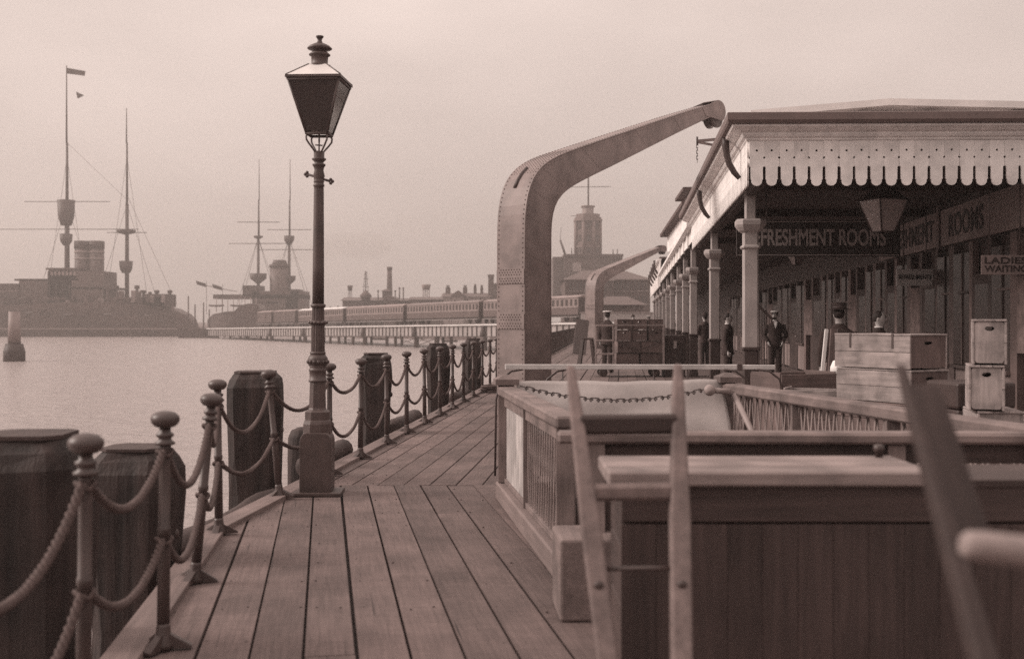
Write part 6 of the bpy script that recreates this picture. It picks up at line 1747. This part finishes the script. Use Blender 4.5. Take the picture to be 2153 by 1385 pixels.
# water tanks
for px, yt, yb, wt, d, lab in ((736, 600, 607, 11, 310, 'small elevated water tank on thin legs behind the train'), (896, 598, 605, 19, 300, 'pale elevated water tank on a slatted tower')):
    t = thing('water_tower', lab, 'water tower', up(W(px, HY, d), GZ)); s_ = d/F
    a, b = W(px, yb, d), W(px, yt, d)
    k = MB(); k.lathe([(wt*0.38*s_, a.z-0.5), (wt/2*s_, b.z-0.3), (wt/2*s_, b.z)], 12, (a.x, d, 0)); k.build('tank', ship_pale_m if px > 800 else slate_m, t)
    for sx in (-1, -0.33, 0.33, 1):
        k = MB(); pline(k, d, [(px+sx*wt*(0.33 if px > 800 else 0.25), yb), (px+sx*wt*(0.34 if px > 800 else 0.55), 650)], 2.2 if px > 800 else 1.2); k.build('leg', ship_pale_m if px > 800 else slate_m, t)
building('long workshop roof right of the tall chimney', 842, 880, 632, 296, 14, brick_m, roof=('gable_x', 6, slate_m))
building('low range with a long dark roof below the pale tank', 862, 935, 630, 288, 14, brick_m, roof=('gable_x', 7, slate_m))
building('row of houses with four chimney stacks behind the train', 932, 1030, 624, 280, 12, stone_m, roof=('gable_x', 9, slate_m), chim=((942, 605, 10), (978, 605, 9), (999, 603, 6), (1013, 605, 6)))
building('gabled house at the end of the chimneyed row', 952, 974, 622, 276, 10, stone_m, roof=('gable_y', 12, slate_m))
building('house block beside the square brick chimney', 1036, 1060, 597, 292, 12, brick_m, roof=('hip', 4, slate_m))
t = thing('brick_chimney', 'square brick chimney close by the big crane', 'chimney', up(W(1032, HY, 282), GZ))
k = MB(); pbox(k, 282, 1026.5, 1038, 581, 660, 1.6); k.build('stack', brick_m, t); k = MB(); pbox(k, 281.8, 1025.5, 1039, 577, 582, 2.0); k.build('rim', brick_m, t)
# the long office range under the signal tower
wx = [1199+7.6*i for i in range(22)]
building('long brick office range with rows of tall windows', 1188, 1367, 588, 205, 18, brick_m, rows=((594, 611, wx), (622, 638, wx)), roof=('hip', 24, slate_m), win_px=3.4, chim=((1284, 562, 6),))
t = thing('pediment_bay', 'pale pedimented bay in the middle of the office range', 'building', up(W(1273, HY, 203), GZ))
k = MB(); pbox(k, 203, 1255, 1291, 590, 655, 1.6); k.build('wall', brick_m, t)
a, b, c = W(1252, 590, 202.8), W(1294, 590, 202.8), W(1273, 568, 202.8)
k = MB(); k.add([a, b, c]+[p+Vector((0, 8, 0)) for p in (a, b, c)], [(0, 1, 2), (5, 4, 3), (0, 3, 4, 1), (1, 4, 5, 2), (2, 5, 3, 0)]); k.build('pediment', stone_m, t)
for px in (1262, 1273, 1284):
    for y0, y1 in ((596, 611), (622, 638)):
        k = MB(); pbox(k, 202.9, px-1.8, px+1.8, y0, y1, 0.09); k.build('window', pane_m, t)
k = MB(); pbox(k, 204.7, 1186, 1369, 586.5, 589, 0.3); k.single('stone_cornice', stone_m, 'pale stone cornice line on the brick office range', 'cornice', W(1277, 588, 204.7)) if False else k.build('cornice', stone_m, t)
building('low shed with a broad slate roof beyond the far crane', 1262, 1352, 641, 150, 12, brick_m, roof=('hip', 20, slate_m))
t = thing('boundary_wall', 'long pale boundary wall at the landward end of the pier', 'wall', up(W(1320, HY, 128), 0))
k = MB(); pbox(k, 128, 1222, 1420, 658, 676, 0.4); a = W(1300, 676, 128); k.build('wall', mat('pale_wall', 0.36, 0.8, 0.1, (0.5, 0.5, 1), 0), t)
k = MB(); pbox(k, 127.9, 1220, 1422, 656, 658, 0.6); k.build('coping', stone_m, t)
k = MB(); pbox(k, 128, 1222, 1420, 676, 740, 0.4); k.build('footing', brick_m, t)
# semaphore tower
d = 300
t = thing('semaphore_tower', 'square signal tower with lantern and flag mast on a flat brick block', 'tower', up(W(1236, HY, d), GZ))
k = MB(); pbox(k, d, 1187, 1309, 538, 660, 18); k.build('block', brick_m, t)
k = MB(); pbox(k, d+3, 1163, 1188, 540, 660, 12); k.build('side_block', brick_m, t)
k = MB(); pbox(k, d-0.3, 1185, 1311, 534, 539, 18.6); k.build('parapet', brick_m, t)
k = MB(); pbox(k, d-0.25, 1204, 1222, 552, 571, 0.2); k.build('painted_panel', stone_m, t)
c = W(1236, HY, d+7); s_ = (d+7)/F
def oct_(y0, y1, w0, w1=None): return MB().lathe([(w0/2*s_*1.06, W(0, y1, d+7).z), ((w1 or w0)/2*s_*1.06, W(0, y0, d+7).z)], 8, (c.x, d+7, 0), smooth=False, rot0=PI/8)
oct_(462, 536, 52).build('tower_shaft', mat('tower_stone', 0.13, 0.8, 0.15, (0.5, 0.5, 1), 0), t)
for y0, y1, w_ in ((518, 521, 56), (462, 466, 60), (458, 462, 56), (451, 458, 50), (433, 436, 29)): oct_(y0, y1, w_).build('band', mat('tower_trim', 0.17, 0.8, 0.15, (0.5, 0.5, 1), 0), t)
oct_(436, 451, 24).build('lantern', stone_m, t)
for q in range(8):
    a = PI/8+q*PI/4
    for y0, y1 in ((470, 484), (494, 510), (523, 533)):
        b = q*PI/4; r_ = 52/2*s_*1.06*math.cos(PI/8)+0.03
        k = MB(); ctr = Vector((c.x+r_*math.cos(b), d+7+r_*math.sin(b), (W(0, y0, d+7).z+W(0, y1, d+7).z)/2)); hz = (W(0, y0, d+7).z-W(0, y1, d+7).z)/2
        M = Matrix.Translation(ctr) @ Matrix.Rotation(b, 4, 'Z'); k.box(-0.05, 0.05, -0.5, 0.5, -hz*0.85, hz*0.85, M); k.build('window', pane_m, t)
    k = MB(); rr_ = 52/2*s_*1.06; k.tube([(c.x+rr_*math.cos(a), d+7+rr_*math.sin(a), W(0, 536, d+7).z), (c.x+rr_*math.cos(a), d+7+rr_*math.sin(a), W(0, 464, d+7).z)], 0.45, 6); k.build('pilaster', mat('tower_trim', 0.17), t)
k = MB(); pline(k, d+7, [(1237, 434), (1237, 318)], 3.6); k.build('mast', fariron_m, t)
k = MB(); pline(k, d+7, [(1200, 393.5), (1284, 392.5)], 1.5); pline(k, d+7, [(1200, 454), (1226, 454)], 1.2); k.build('yard', fariron_m, t)
for px in (1289, 1298, 1202):
    k = MB(); pline(k, d+4, [(px, 536), (px, 524 if px > 1210 else 521)], 2.2); k.build('flue', fariron_m, t)
t = thing('dock_crane', 'faint slanting dockyard crane jib beside the signal tower', 'crane', up(W(1190, HY, 330), GZ))
k = MB(); pline(k, 330, [(1190, 540), (1178, 505)], 5); pline(k, 330, [(1178, 506), (1180, 478)], 1); k.build('jib', fariron_m, t); k = MB(); pcyl(k, 330, 1191, 540, 690, 6); k.build('post', fariron_m, t)

# ------------------------------------------------------------------ thin coal smoke drifting from the funnel
sm = MB(); rg = random.Random(5)
for i in range(26):
    f = i/25; p = W(588+f*185, 546-30*math.sin(f*1.6)+rg.uniform(-5, 5)*f, 313); r_ = 1.7+3.2*f+rg.uniform(-.4, .6)
    sm.ball(p+Vector((0, rg.uniform(-1.5, 1.5), 0)), r_, 12, 8, (1.5, 1.0, 0.75))
sme = remesh(sm, 0.7, 6); smm = bpy.data.materials.new('smoke'); smm.use_nodes = True
n, l = smm.node_tree.nodes, smm.node_tree.links; n.remove(n['Principled BSDF'])
pv = n.new('ShaderNodeVolumePrincipled'); pv.inputs['Density'].default_value = 0.016; pv.inputs['Color'].default_value = (0.40, 0.36, 0.34, 1)
l.new(pv.outputs[0], n['Material Output'].inputs['Volume'])
sme.materials.clear(); sme.materials.append(smm); sme.name = 'smoke'
tag(put(sme, 'smoke', None, Matrix.Identity(4)), 'thin coal smoke drifting from the warship funnel behind the jetty', 'smoke', kind='stuff')

# ------------------------------------------------------------------ harbour haze
hm = bpy.data.materials.new('haze'); hm.use_nodes = True
n, l = hm.node_tree.nodes, hm.node_tree.links; n.remove(n['Principled BSDF'])
pv = n.new('ShaderNodeVolumePrincipled'); pv.inputs['Density'].default_value = 0.0011; pv.inputs['Color'].default_value = (0.66, 0.63, 0.61, 1); pv.inputs['Anisotropy'].default_value = 0.2
l.new(pv.outputs[0], n['Material Output'].inputs['Volume'])
k = MB(); k.box(-760, 760, -140, 960, WZ-2.2, 78)
k.single('haze', hm, 'thin pale haze over the harbour', 'haze', (0, 400, WZ-2.2), kind='stuff')
